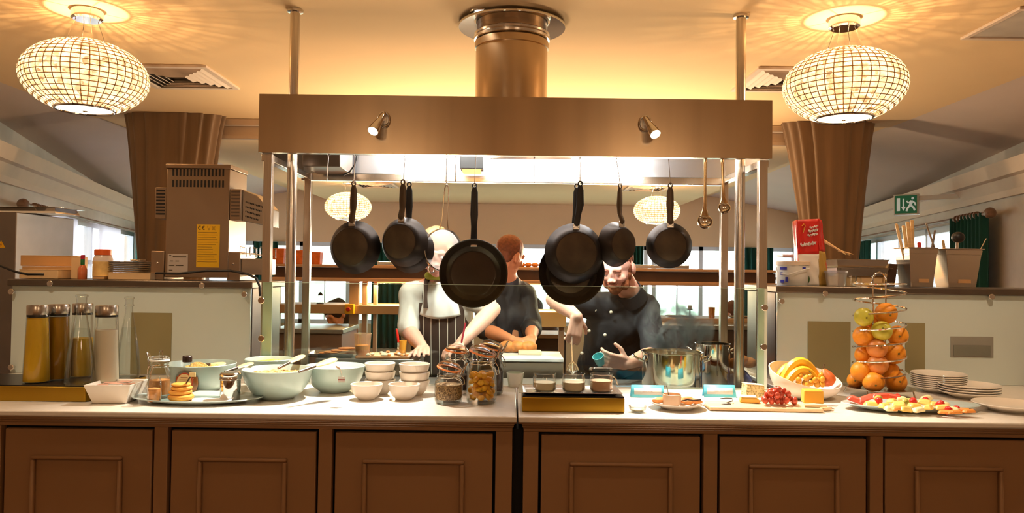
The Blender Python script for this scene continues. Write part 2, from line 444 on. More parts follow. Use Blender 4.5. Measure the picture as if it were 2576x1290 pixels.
def lamp(label, loc, power, group, k=1.0):
    t = thing('pendant_lamp', label, 'lamp', loc, 0, group, scale=k)
    obj('canopy', MB().lathe([(0,0),(.058,0),(.058,-.034),(.05,-.040),(0,-.040)], 32), M['chrome'], t)
    zc = -0.265
    NL, NT = 44, 17
    rows = NT*4; colsn = NL*4
    def sp(u, v):
        lon = 2*PI*u; lat = LAT(v)
        b = (abs(math.sin(PI*u*NL))*abs(math.sin(PI*v*NT)))**0.5
        p = shade_pt(lon, lat, 0.975 + 0.045*b); p.z += zc; return p
    obj('crystal_shade', MB().grid(colsn, rows+1, sp, wrap=True), M['bead'], t, smooth=60, fixn=False)
    wb = MB()
    for j in range(NT+1):
        lat = LAT(j/NT)
        wb.tube([shade_pt(2*PI*i/56, lat, 1.0) + Vector((0,0,zc)) for i in range(56)], .0018, 4, True)
    for i in range(NL):
        wb.tube([shade_pt(2*PI*i/NL, LAT(j/16), 1.0) + Vector((0,0,zc)) for j in range(17)], .0018, 4)
    obj('wire_frame', wb, M['wire_gold'], t)
    r0 = .105
    zb = zc - SB*math.sin(L0)
    obj('rim_ring', MB().tube([(r0*math.cos(2*PI*i/40), r0*math.sin(2*PI*i/40), zb) for i in range(40)], .006, 8, True), M['chrome'], t)
    d = obj('diffuser', MB().lathe([(0,zb-.008),(.06,zb-.006),(.098,zb)], 40), M['diffuser'], t, fixn=False)
    obj('finial', MB().lathe([(0,zb-.024),(.006,zb-.02),(.004,zb-.012),(.010,zb-.008),(0,zb-.004)], 16), M['chrome'], t)
    for q in range(4):
        a = PI/4 + q*PI/2
        top = Vector((.04*math.cos(a), .04*math.sin(a), -.04)); bot = Vector((.072*math.cos(a), .072*math.sin(a), zc+SB*math.sin(L1)))
        obj('cable', MB().tube([top, bot], .0012, 6), M['chrome'], t)
    ring = MB().tube([(.072*math.cos(2*PI*i/40), .072*math.sin(2*PI*i/40), zc+SB*math.sin(L1)) for i in range(40)], .004, 6, True)
    obj('top_ring', ring, M['chrome'], t)
    light('lamp_light', 'POINT', Vector(loc) + Vector((0,0,zc+.02))*k, WARM, power, 0.007)
    return t
def on_ceiling(px, py, z=None):
    return G(px, py, ZC if z is None else z)
lampL = on_ceiling(220, 26); lampR = on_ceiling(2124, 47)
lamp('lit round crystal pendant lamp over the carafes at the left', lampL, 9, 'crystal pendant lamps', 1.07)
lamp('lit round crystal pendant lamp over the fruit stand at the right', lampR, 9, 'crystal pendant lamps', 1.07)
fl = U(876, 515, 7.9); fr_ = U(1652, 525, 7.9)
lamp('distant lit crystal pendant lamp seen behind the first hanging pan', (fl.x, 7.9, ZF), 15, 'crystal pendant lamps', 1.06)
lamp('distant lit crystal pendant lamp seen behind the rightmost hanging pan', (fr_.x, 7.9, ZF), 15, 'crystal pendant lamps', 1.06)
# ceiling air vents
def vent(label, x, y, s, z):
    t = thing('ceiling_vent', label, 'vent', (x,y,z), 0, 'square ceiling air vents')
    mb = MB()
    def ring(mb, h, w, z0, z1):
        for a,b,c,d in ((-h,h,-h,-h+w),(-h,h,h-w,h),(-h,-h+w,-h+w,h-w),(h-w,h,-h+w,h-w)): mb.box(a,b,c,d,z0,z1)
    ring(mb, s/2, .03, -.012, .0); obj('frame', mb, M['trim'], t)
    obj('backing', MB().box(-s/2+.02,s/2-.02,-s/2+.02,s/2-.02,-.003,-.001), M['steel_dark'], t)
    gb = MB()
    for k in range(5):
        h = s/2 - .035 - k*.035
        if h < .04: break
        for q in range(4):
            Rz = Matrix.Rotation(q*PI/2, 4, 'Z')
            gb.add([(-h,-h,-.004),(h,-h,-.004),(h-.02,-h+.02,-.018),(-h+.02,-h+.02,-.018),(-h,-h,-.001),(h,-h,-.001),(h-.02,-h+.02,-.015),(-h+.02,-h+.02,-.015)],
                   [(0,1,2,3),(7,6,5,4),(0,4,5,1),(1,5,6,2),(2,6,7,3),(3,7,4,0)], Rz)
    obj('louvre_grille', gb, M['trim'], t, smooth=0)
a = on_ceiling(452, 193); vent('square ceiling air vent beside the left pendant lamp', a.x, a.y, .5, ZC)
a = on_ceiling(1985, 200); vent('square ceiling air vent partly behind the right pendant lamp', a.x, a.y, .5, ZC)
vent('small distant ceiling air vent right of the far left lamp', U(945,483,8.3).x, 8.3, .45, ZF)
vent('small distant ceiling air vent left of the far right lamp', U(1625,492,8.3).x, 8.3, .45, ZF)
# access hatch
t = thing('ceiling_hatch', 'square white framed ceiling hatch right of the right lamp', 'hatch', (2.27, 3.17, ZC))
mb = MB()
for a,b,c,d in ((-.27,.27,-.2,-.175),(-.27,.27,.175,.2),(-.27,-.245,-.175,.175),(.245,.27,-.175,.175)): mb.box(a,b,c,d,-.012,0)
obj('frame', mb, M['trim'], t, bevel=.002); obj('panel', MB().box(-.245,.245,-.175,.175,-.006,-.001), mat('hatch_panel',(190,176,160),.6), t)
# recessed downlight next to the duct
p = on_ceiling(1209, 30)
t = thing('recessed_downlight', 'small round lit downlight in the ceiling beside the duct flange', 'light', (p.x,p.y,ZC))
obj('bezel', MB().lathe([(.026,-.004),(.032,-.008),(.044,-.006),(.046,0),(.026,0)],28), M['chrome'], t)
obj('lens', MB().lathe([(0,-.006),(.026,-.004)],24), glow('downlight_glow',(255,244,226),14), t, fixn=False)
light('downlight_beam','SPOT',(p.x,p.y,ZC-.02),NEUT,20,.02,(p.x,p.y+.05,0),100,.6)
# unseen lamps added to light the guests' side; the rear two are fill
for k, (x, y) in enumerate(((-1.65,2.15),(-.62,1.75),(.66,1.75),(1.70,2.15),(-1.2,-1.3),(1.2,-1.3))):
    if y > 0:
        light('added_downlight_beam','SPOT',(x,y,ZC-.02),(1.0,.78,.54),28 if abs(x) > 1 else 5,.04,(x*1.02,y+.55,0.9),88,.9)
    else:
        light('room_fill_light','POINT',(x,y,ZC-.35),WARM,16,.12)
    t = thing('recessed_downlight', 'recessed ceiling downlight on the guests\' side of the counter', 'light', (x,y,ZC), 0, 'added room downlights')
    obj('bezel', MB().lathe([(.03,-.004),(.036,-.008),(.05,-.006),(.052,0),(.03,0)],20), M['chrome'], t)
    obj('lens', MB().lathe([(0,-.006),(.03,-.004)],20), bpy.data.materials['downlight_glow'], t, fixn=False)
# ============================================================ curtains
def drape(label, px0, px1, px2, px3, Y, zlow, waist):
    """gathered full-height drape: wide at the ceiling, tied in at the waist"""
    a, b = U(px0,310,Y+.15).x, U(px1,310,Y+.15).x; c, d = U(px2,640,Y+.15).x, U(px3,640,Y+.15).x
    t = thing('drape', label, 'curtain', ((a+b)/2, Y, 0), 0, 'tall gathered drapes')
    zw = U(0,640,Y).z - 0.15
    def fn(u, v):
        z = ZC*(1-v) + 0.02*v
        k = min(1, max(0, (ZC - z)/(ZC - zw))); k = k**0.8
        x0 = a + (c-a)*k; x1 = b + (d-b)*k
        ang = 2*PI*u
        amp = 1 + .10*math.sin(ang*17 + 2*math.sin(z*2))*(.6+.4*math.sin(ang*5)) 
        hw = (x1-x0)/2*amp; hd = (.10-.02*k)*amp
        return ((x0+x1)/2 - (a+b)/2 + hw*math.cos(ang), hd*math.sin(ang) + .17, z)
    obj('fabric', MB().grid(170, 30, fn, wrap=True), M['drape'], t, smooth=80, fixn=False)
drape('tall taupe drape gathered against the ceiling edge behind the toaster', 315, 555, 350, 500, TYE-.31, 0, 0)
drape('tall taupe drape gathered against the ceiling edge behind the red bag', 1975, 2200, 2040, 2155, TYE-.31, 0, 0)
def curtain(label, P, Q, z0, z1, grp='dark green window curtains'):
    P, Q = Vector((*P,0)), Vector((*Q,0)); d = Q-P; n = Vector((d.y,-d.x,0)).normalized()
    L = d.length; w = max(3, int(L/.07))
    def fn(u, v):
        p = P + d*u + n*(.025*math.sin(2*PI*u*w + v))
        return (p.x, p.y, z0+(z1-z0)*v)
    o = obj('curtain', MB().grid(w*8, 5, fn), M['green'], smooth=80, solid=.004); tag(o, label, 'curtain', grp)
wood_d = wood('dark_wood', (72,48,30), (110,76,48))
M['pole_wood'] = wood('pole_wood',(120,92,74),(150,116,94))
def inset(Pf, Y, s): return (Pf(Y)[0] + s, Y)
curtain('dark green curtain on the left wall beside the tall drape', inset(LP,9.35,.12), inset(LP,10.1,.12), .3, 1.84)
curtain('narrow dark green curtain on the right wall under the exit sign', inset(RP,8.7,-.12), inset(RP,9.35,-.12), .3, 1.78)
curtain('dark green curtain on the right wall behind the two utensil bins', inset(RP,5.5,-.12), inset(RP,6.15,-.12), .3, 1.84)
curtain('dark green curtain on the back wall near the right posts', (U(1872,640,10.35).x,10.35), (U(1944,640,10.35).x,10.35), .3, 1.74)
curtain('dark green curtain behind the bearded chef', (U(1590,640,10.35).x,10.35), (U(1618,640,10.35).x,10.35), .3, 1.74)
curtain('dark green curtain behind the first two hanging pans', (U(935,740,10.35).x,10.35), (U(1010,740,10.35).x,10.35), .3, 1.74)
curtain('dark green curtain seen between the left posts', (U(640,640,10.35).x,10.35), (U(700,640,10.35).x,10.35), .3, 1.74)
for lab, P, Q, z in (('wooden curtain pole above the right side windows', inset(RP,5.42,-.12), inset(RP,10.0,-.12), 1.83),
                     ('wooden curtain pole above the left side windows', inset(LP,5.35,.12), inset(LP,10.2,.12), 1.80)):
    t = thing('curtain_pole', lab, 'curtain pole', (0,0,0))
    A, B = Vector((*P,z)), Vector((*Q,z))
    obj('pole', MB().cyl(A,B,.016), M['pole_wood'], t)
    obj('finial', MB().ball(A,.04), M['pole_wood'], t)
    rb = MB()
    for i in range(7):
        c = A + (B-A)*(.05+.014*i); rb.cyl(c-(B-A).normalized()*.006, c+(B-A).normalized()*.006, .03, n=14)
    obj('ring_cluster', rb, M['pole_wood'], t)
# blinds on the left window
d = (Vector((*LP(9.2),0))-Vector((*LP(6.3),0)))
def bl(Y0, Y1, z0, z1): 
    mb = MB(); wall_run(mb, inset(LP,Y0,.05), inset(LP,Y1,.05), z0, z1, .006); return mb
o = obj('roller_blind', bl(5.75,6.95,.76,1.8), M['blind'], smooth=0); tag(o,'pale roller blind pulled down over the left side windows','blind','roller blinds')
o = obj('roller_blind', bl(7.75,8.7,.76,1.8), M['blind'], smooth=0); tag(o,'pale roller blind pulled down behind the plate stack at left','blind','roller blinds')
# exit sign
p = U(2280, 515, 8.0)
t = thing('exit_sign', 'green and white running man exit sign on the right wall', 'sign', (RX(8.0)-.17, 8.0, p.z), -.70)
p = U(2279, 514, 6.4)
t.location = (p.x, 6.4, p.z)
obj('housing', MB().box(-.098,.098,0,.05,-.088,.088), M['white_plastic'], t, bevel=.006)
obj('bracket', MB().box(.098,.62,.015,.035,.03,.07), M['white_plastic'], t)
obj('green_face', MB().box(-.084,.084,-.004,0,-.076,.076), mat('sign_green',(20,112,76),.4,emit=.12), t)
wm = mat('sign_white',(232,244,236),.4,emit=.15); sy=-.006
obj('door_symbol', MB().prism([(-.07,-.055),(-.045,-.055),(-.045,.055),(-.07,.055)],.002,Matrix.Translation((0,sy,0))), wm, t)
obj('arrow_symbol', MB().prism([(-.024,.05),(-.024,-.02),(-.036,-.02),(-.018,-.055),(0,-.02),(-.012,-.02),(-.012,.05)],.002,Matrix.Translation((0,sy,0))), wm, t)
man = MB()
Tm = Matrix.Translation((.035,sy+.002,0))
def limb(pts, r): man.tube([Tm@Vector((x,0,z)) for x,z in pts], r, 8, flat=.2, up=(0,1,0))
limb([(.012,.03),(.0,-.005)],.012); limb([(0,-.005),(-.02,-.03),(-.03,-.058)],.008); limb([(.002,-.01),(.024,-.028),(.034,-.055)],.008); limb([(.01,.025),(-.018,.012),(-.028,.03)],.006); limb([(.012,.028),(.034,.01),(.04,-.012)],.006)
man.ball(Tm@Vector((.018,0,.05)),(.011,.002,.011),12,8)
obj('running_man_symbol', man, wm, t)
# ============================================================ extractor hood gantry
HY0, HY1 = 2.94, 3.57
hxl, hxr = U(651,310,HY0).x, U(1943,325,HY0).x
hzb = U(1297,391,HY0).z; hzt = U(1297,244,HY0).z
hood = thing('extractor_hood', 'long brushed steel extractor hood on posts above the serving counter', 'hood', ((hxl+hxr)/2, (HY0+HY1)/2, 0.92))
O = Vector(hood.location)
def hb(x0,x1,y0,y1,z0,z1): return MB().box(x0-O.x,x1-O.x,y0-O.y,y1-O.y,z0-O.z,z1-O.z)
obj('front_panel', hb(hxl,hxr,HY0,HY0+.004,hzb,hzt), M['steel_h'], hood, smooth=0)
obj('bottom_lip', hb(hxl+.002,hxr-.002,HY0+.004,HY0+.03,hzb,hzb+.02), M['steel'], hood, bevel=.003)
M['hood_inner'] = mat('hood_inner_steel', (214,214,214), 0.35, 0.75, 0.04, 3)
obj('back_panel', hb(hxl+.004,hxr-.004,HY1-.004,HY1,hzb+.0,hzt), M['hood_inner'], hood)
obj('side_panel', hb(hxl,hxl+.004,HY0+.004,HY1,hzb,hzt), M['steel_h'], hood)
obj('side_panel', hb(hxr-.004,hxr,HY0+.004,HY1,hzb,hzt), M['steel_h'], hood)
obj('top_panel', hb(hxl+.004,hxr-.004,HY0+.004,HY1-.004,hzt-.004,hzt), M['steel_h'], hood)
# frame rails round the underside
zr = hzb - .03
obj('back_rail', hb(hxl,hxr,HY1-.03,HY1+.012,hzb-.035,hzb), M['steel'], hood, bevel=.003)
obj('side_rail', hb(hxl+.002,hxl+.038,HY0+.03,HY1-.03,hzb-.03,hzb-.001), M['steel'], hood, bevel=.003)
obj('side_rail', hb(hxr-.038,hxr-.002,HY0+.03,HY1-.03,hzb-.03,hzb-.001), M['steel'], hood, bevel=.003)
CT = 0.92; PY = HY0+.18
for px, Y in ((674,HY0+.045),(1917,HY0+.045),(774,HY1-.02),(1821,HY1-.02)):
    x = U(px, 560, Y).x
    obj('square_post', hb(x-.0165,x+.0165,Y-.0165,Y+.0165,.861,hzb-.001), M['steel'], hood, bevel=.002)
for px in (733, 1861):
    x = U(px, 560, PY).x
    obj('round_post', MB().cyl((x-O.x,PY-O.y,.861-O.z),(x-O.x,PY-O.y,hzb+.03-O.z),.0205,n=24), M['steel'], hood)
    t = thing('ceiling_post', 'round steel post rising from the hood to the ceiling, %s of the duct' % ('left' if px < 1000 else 'right'), 'post', (x,PY,hzt))
    obj('tube', MB().cyl((0,0,.0),(0,0,ZC-hzt-.001),.0205,n=24), M['steel'], t)
    obj('ceiling_collar', MB().lathe([(.0205,ZC-hzt-.012),(.032,ZC-hzt-.010),(.033,ZC-hzt)],24), M['steel'], t)
# lit inside: fluorescent fitting, filter box, cable box
xm = O.x
obj('light_fitting', hb(U(1232,405,HY0+.25).x,U(1440,405,HY0+.25).x,HY0+.23,HY0+.30,hzb+.03,hzb+.055), M['steel_plain'], hood, bevel=.003)
obj('light_tube', MB().cyl((xm-.62-O.x,HY0+.47-O.y,hzb+.12-O.z),(xm+.62-O.x,HY0+.47-O.y,hzb+.12-O.z),.016,n=12), glow('tube_glow',(250,252,255),34), hood)
obj('light_tube', MB().cyl((xm-.62-O.x,HY0+.15-O.y,hzb+.16-O.z),(xm+.62-O.x,HY0+.15-O.y,hzb+.16-O.z),.014,n=12), bpy.data.materials['tube_glow'], hood)
a, b = U(1159,420,HY0+.45).x, U(1216,420,HY0+.45).x
obj('heat_lamp_box', hb(a,b,HY0+.39,HY0+.49,hzb+.0,hzb+.09), mat('heat_lamp_grey',(88,90,90),.45,.3), hood, bevel=.003)
obj('heat_lamp_glow', hb(a+.01,b-.01,HY0+.40,HY0+.48,hzb-.012,hzb-.001), glow('heat_glow',(255,176,96),2.2), hood)
a, b = U(768,420,HY0+.35).x, U(862,420,HY0+.35).x
obj('control_box', hb(a,b,HY0+.30,HY0+.55,hzb-.012,hzb+.15), M['steel_dark'], hood, bevel=.003)
obj('control_cable', MB().tube([Vector(q)-O for q in (U(864,440,HY0+.35),U(880,432,HY0+.35),U(892,415,HY0+.35),U(897,395,HY0+.35),U(899,375,HY0+.35))],.004,6), M['black'], hood)
# the back panel of the hood stops short so that the lit inside shows; hook rail
HRY = HY0+.085
obj('hook_rail', MB().cyl((hxl+.1-O.x,HRY-O.y,hzb+.012-O.z),(hxr-.1-O.x,HRY-O.y,hzb+.012-O.z),.005,n=10), M['steel_plain'], hood)
# duct
DY = HY0+.32; dx = U(1287,150,DY).x
duct = thing('exhaust_duct', 'wide round steel exhaust duct between the hood and the ceiling', 'duct', (dx,DY,hzt))
h = ZC-hzt; dr = 90.5/F*DY
obj('pipe', MB().lathe([(dr,.001),(dr,h*.70),(dr*1.03,h*.71),(dr*1.03,h*.78),(dr*.986,h*.80),(dr*.986,h-.022)],56), M['steel_h'], duct)
obj('clamp_collar', MB().lathe([(dr*1.007,h*.80),(dr*1.055,h*.805),(dr*1.07,h*.83),(dr*1.04,h*.85),(dr*1.055,h*.87),(dr*1.007,h*.885)],56), M['steel'], duct)
obj('ceiling_flange', MB().lathe([(dr*.986,h-.022),(135/F*DY-.001,h-.022),(135/F*DY,h-.018),(135/F*DY,h-.012),(dr*.986,h-.012)],56), M['chrome'], duct)
for k, x in enumerate((-.45, .12, .55)):
    light('hood_work_beam','SPOT',(O.x+x,HY0+.45,hzb+.06),(1.0,.94,.86),30 if k == 1 else 19,.05,(O.x+x,3.95,.9),100,.5)
# hood spotlights
def spot(label, px, py, lx, ly, tgt):
    b = U(px,py,HY0)
    t = thing('hood_spotlight', label, 'spotlight', (b.x,HY0,b.z), 0, 'hood spotlights')
    ring = MB().tube([(.022*math.cos(2*PI*i/28),-.008,.03*math.sin(2*PI*i/28)) for i in range(28)],.004,8,True)
    obj('mount_ring', ring, M['chrome'], t)
    obj('mount_plate', MB().cyl((0,-.001,0),(0,-.009,0),.02,n=24), M['steel'], t)
    lp = U(lx,ly,HY0-.09) - b
    base = Vector((0,-.03,.012))
    d = (lp-base).normalized()
    obj('arm', MB().tube([(0,-.008,.0),(0,-.02,.012),base+d*.02],.005,8), M['chrome'], t)
    x, y = frame_of(d)
    Mx = Matrix(((x.x,y.x,d.x,0),(x.y,y.y,d.y,0),(x.z,y.z,d.z,0),(0,0,0,1)))
    L = (lp-base).length
    hd = MB().lathe([(.004,-.02),(.010,-.005),(.013,L*.35),(.020,L*.8),(.021,L),(.019,L),(.018,L-.004)],24,Matrix.Translation(base)@Mx,cap0=True)
    ho = obj('lamp_head', hd, M['chrome'], t)
    obj('lens', MB().lathe([(0,L-.002),(.018,L-.004)],24,Matrix.Translation(base)@Mx), glow('spot_glow',(255,240,214),30) if 'spot_glow' not in bpy.data.materials else bpy.data.materials['spot_glow'], t, fixn=False)
    W = b + lp + d*.01
    light('spot_beam','SPOT',W,(1.0,.89,.74),84,.018,tgt,72,.7)
    return t
spot('hood spotlight aimed down and left above the pale bowls', 966, 302, 938, 330, (-.72,2.45,.9))
spot('hood spotlight aimed down and right above the name cards', 1622, 312, 1649, 338, (.78,2.45,.9))
# glass sneeze screen
GY = HY0-.035
gx0, gx1 = U(658,800,GY).x, U(1922,800,GY).x
gz = U(1290,718,GY).z
scr = thing('sneeze_screen', 'clear glass sneeze screen standing across the counter in front of the chefs', 'glass screen', ((gx0+gx1)/2,GY,CT))
so = Vector(scr.location)
obj('pane', MB().box(gx0-so.x,gx1-so.x,-.004,.004,.002,gz-CT), M['screen'], scr, smooth=0)
obj('top_edge', MB().box(gx0-so.x,gx1-so.x,-.004,.004,gz-CT,gz-CT+.0015), mat('glass_edge',(170,190,170),.2), scr, smooth=0)
M['pale_green'] = mat('pale_green_strip',(236,244,234),.35,0,.04)
for px in (673,1917):
    x = U(px,800,GY+.012).x-so.x
    obj('edge_strip', MB().box(x-.018,x+.018,.005,.011,.002,gz-CT), M['pale_green'], scr, smooth=0)
def bolt(parent, x, y, z, r=.013):
    obj('standoff_bolt', MB().lathe([(0,-.018),(r*.8,-.018),(r,-.014),(r,-.006),(r*.55,-.005),(r*.55,.0)],20,Matrix.Translation((x,y,z))@Matrix.Rotation(-PI/2,4,'X')@Matrix.Diagonal((1,1,1,1))), M['chrome'], parent)
def bolt2(parent, x, y, z, r=.013):
    obj('standoff_bolt', MB().cyl((x,y,z),(x,y-.012,z),r*.5,n=12).cyl((x,y-.012,z),(x,y-.024,z),r,n=18), M['chrome'], parent, bevel=.002)
for px,py in ((663,755),(663,850),(1918,773),(1916,871)):
    q = U(px,py,GY); bolt2(scr, q.x-so.x, -.005, q.z-so.z)
# ============================================================ side counters with frosted fronts
def side_unit(label, x0, x1, Y0, ztop, bolts, inner):
    t = thing('serving_gantry', label, 'counter', ((x0+x1)/2, Y0, CT), 0, 'frosted glass gantries')
    o = Vector(t.location); w = (x1-x0)/2
    obj('shelf', MB().box(-w,w,-.02,.44,ztop-CT-.028,ztop-CT), M['shelf_top'], t, bevel=.004)
    obj('frosted_panel', MB().box(-w+.012,w-.012,.0,.010,.001,ztop-CT-.029), M['frosted'], t, smooth=0)
    obj('back_panel', MB().box(-w+.03,w-.03,.40,.42,.001,ztop-CT-.029), M['steel_dark'], t, smooth=0)
    for sx in (-1,1):
        obj('end_panel', MB().box(sx*(w-.02)-.006,sx*(w-.02)+.006,.03,.40,.001,ztop-CT-.029), M['steel_dark'], t, smooth=0)
    for px,py in bolts:
        q = U(px,py,Y0); bolt2(t, q.x-o.x, 0, q.z-o.z, .012)
    return t, o
SY = 3.12
szl = U(330,705,SY-.02).z; szr = U(2200,722,SY-.02).z
slx0, slx1 = U(22,800,SY).x, U(637,800,SY).x
srx0, srx1 = U(1948,800,SY).x, 2.45
gl, glo = side_unit('frosted glass fronted gantry shelf carrying the conveyor toaster', slx0, slx1, SY, szl, ((36,733),(133,713),(513,718),(619,740),(36,922)), None)
gr, gro = side_unit('frosted glass fronted gantry shelf carrying the two utensil bins', srx0, srx1, SY, szr, ((1962,757),(2071,738),(2487,746)), None)
# what stands inside shows through the frosting as flat dim shapes: plates fixed to the panel
M['dim'] = mat('olive_board',(150,140,100),.4,0,.08,3); M['dimgrey'] = mat('grey_plate',(150,148,138),.4,0,.04)
def fix(gt, go, name, px0, px1, py0, py1, m, d=.002, y=0):
    a, b = U(px0,py0,SY-.004), U(px1,py1,SY-.004)
    o = obj(name, MB().box(a.x-go.x,b.x-go.x,y-d,y-.0005,max(.003,b.z-go.z),a.z-go.z), m, gt, smooth=0); return o
fix(gl,glo,'inner_board',330,428,786,960,M['dim'])
fix(gr,gro,'inner_board',2033,2140,808,965,M['dim']); fix(gr,gro,'inner_strip',2278,2328,812,940,M['dim'])
fix(gr,gro,'socket_plate',2392,2500,846,900,M['dimgrey'])
fix(gr,gro,'socket_switch_strip',2399,2492,868,896,mat('grey_plate_dark',(126,126,114),.4),.003,-.0022)
# ============================================================ counters
def cabinet_unit(label, x0, x1, doors, Y0, group):
    t = thing('buffet_cabinet', label, 'cabinet', ((x0+x1)/2, Y0, 0), 0, group)
    w = (x1-x0)/2; ox = (x0+x1)/2
    obj('carcass', MB().box(-w,w,.03,.60,.02,.878), M['cabinet'], t, bevel=.003)
    fr = MB(); edges = [x0] + [v for d in doors for v in d] + [x1]
    for a, b in zip(edges[0::2], edges[1::2]):
        if b-a > .002: fr.box(a-ox,b-ox,0,.028,.02,.868)
    fr.box(-w,w,.0,.028,.868,.880)
    obj('face_frame', fr, M['cabinet'], t, bevel=.002)
    obj('moulding', MB().box(-w-.004,w+.004,-.010,.028,.881,.889).box(-w-.006,w+.006,-.018,.028,.889,.8965), M['cabinet'], t, bevel=.004)
    obj('shadow_gap', MB().box(-w+.01,w-.01,.0285,.0295,.03,.87), M['black_gap'], t, smooth=0)
    for a, b in doors:
        a += .009-ox; b -= .009+ox
        dm = MB()
        z0, z1, s, k = .06, .858, .07, .012
        dm.box(a,b,.006,.026,z0,z1)
        # raised panel moulding
        i0, i1, j0, j1 = a+s*1.25, b-s*1.25, z0+s, z1-s*1.15
        d = obj('door', dm, M['cabinet'], t, bevel=.003)
        mm = MB()
        def bead(x0,x1,zz0,zz1):
            mm.box(x0,x1,-.010,.0055,zz0,zz1)
        bead(i0,i1,j1-k,j1); bead(i0,i1,j0,j0+k); bead(i0,i0+k,j0+k,j1-k); bead(i1-k,i1,j0+k,j1-k)
        obj('door_moulding', mm, M['cabinet'], d, bevel=.005)
    return t
CY0 = 2.345
zdoor = .80
def fx(px): return U(px,1180,CY0).x
sx = G(1302,1045).x
cabinet_unit('cream panelled buffet cabinet left of the black gap', fx(-390), fx(1288), [(fx(-385),fx(-30)),(fx(0),fx(386)),(fx(420),fx(800)),(fx(834),fx(1246))], CY0, 'buffet cabinets')
cabinet_unit('cream panelled buffet cabinet right of the black gap', fx(1316), fx(2990), [(fx(1354),fx(1770)),(fx(1805),fx(2189)),(fx(2222),fx(2600)),(fx(2634),fx(2985))], CY0, 'buffet cabinets')
obj_gap = obj('gap_filler', MB().box(fx(1288)+.001,fx(1316)-.001,CY0+.03,CY0+.58,.0,.87), M['black_gap'], smooth=0); tag(obj_gap,'black filler in the gap between the two cabinets','filler')
def plan(poly, z0, z1, mb=None):
    mb = mb or MB(); n = len(poly)
    return mb.add([(x,y,z0) for x,y in poly]+[(x,y,z1) for x,y in poly],[tuple(range(n-1,-1,-1)),tuple(range(n,2*n))]+[(i,(i+1)%n,n+(i+1)%n,n+i) for i in range(n)])
WB, NL, NR = 2.965, -1.035, 1.055
for lab, poly in (('pale quartz worktop left of the joint', [(fx(-390)-.01,CY0-.03),(sx-.0025,CY0-.03),(sx-.0025,WB),(NL,WB),(NL,3.62),(fx(-390)-.01,3.62)]),
                  ('pale quartz worktop right of the joint', [(sx+.0025,CY0-.03),(fx(2990)+.01,CY0-.03),(fx(2990)+.01,3.62),(NR,3.62),(NR,WB),(sx+.0025,WB)])):
    t = thing('worktop', lab, 'worktop', (0,0,0), 0, 'quartz worktops')
    obj('slab', plan(poly,.901,.92), M['worktop'], t, bevel=.005)
    cx_ = sum(p[0] for p in poly)/6
    obj('under_moulding', plan([(x, y+(.006 if y < 2.5 else -.01)) for x, y in poly],.8968,.9008), M['cabinet'], t, bevel=.001)
# the chefs' lower bench behind the worktop
BZ = .86
M['bench'] = mat('bench_steel',(150,146,142),.35,.7,.06)
t = thing('prep_bench','lower steel preparation bench between the worktop and the chefs','bench',((NL+NR)/2,WB+.002,0))
w_ = (NR-NL)/2-.004
obj('bench_top', MB().box(-w_,w_,.0,.62,BZ-.03,BZ), M['bench'], t, bevel=.003)
obj('under_cupboard', MB().box(-w_+.02,w_-.02,.36,.60,.0,BZ-.031), M['steel_dark'], t)
# ============================================================ hanging pans and tools
M['pan'] = mat('black_iron_pan', (50,43,38), 0.36, 0.75, 0.22, 9, 0.05)
M['pan_in'] = mat('nonstick_coating', (62,54,46), 0.26, 0.6, 0.2, 7)
M['pan_base'] = mat('worn_pan_base', (74,60,46), 0.5, 0.6, 0.3, 14)
M['handle_steel'] = mat('dark_handle_steel', (92,78,64), 0.38, 0.85, 0.12)
M['handle_black'] = mat('black_handle', (22,20,19), 0.4, 0.1, 0.1)
ZR = hzb + .012; PK = HRY/2.835
def hook(label, top, bot):
    a = U(*top, HRY); a.z = ZR; b = U(*bot, HRY)
    t = thing('pan_hook', label, 'hook', a, 0, 'steel hooks under the hood')
    d = b - a
    pts = [(.006,0,-.008),(.0075,0,.0),(.005,0,.0065),(0,0,.0085),(-.005,0,.0065),(-.0075,0,0),(-.006,0,-.008)]
    pts = [Vector((p[0]*.3, p[0]*1.0, p[2])) for p in pts]
    pts += [Vector((0,-.004,-.02)), d*.5 + Vector((0,-.001,0)), d*.88]
    e = d
    pts += [e+Vector((0,-.002,-.001)), e+Vector((.002,-.006,-.006)), e+Vector((.004,-.011,-.003)), e+Vector((.005,-.013,.006))]
    o = obj('wire', MB().tube(pts, .0017, 6), M['chrome'], t)
    return b
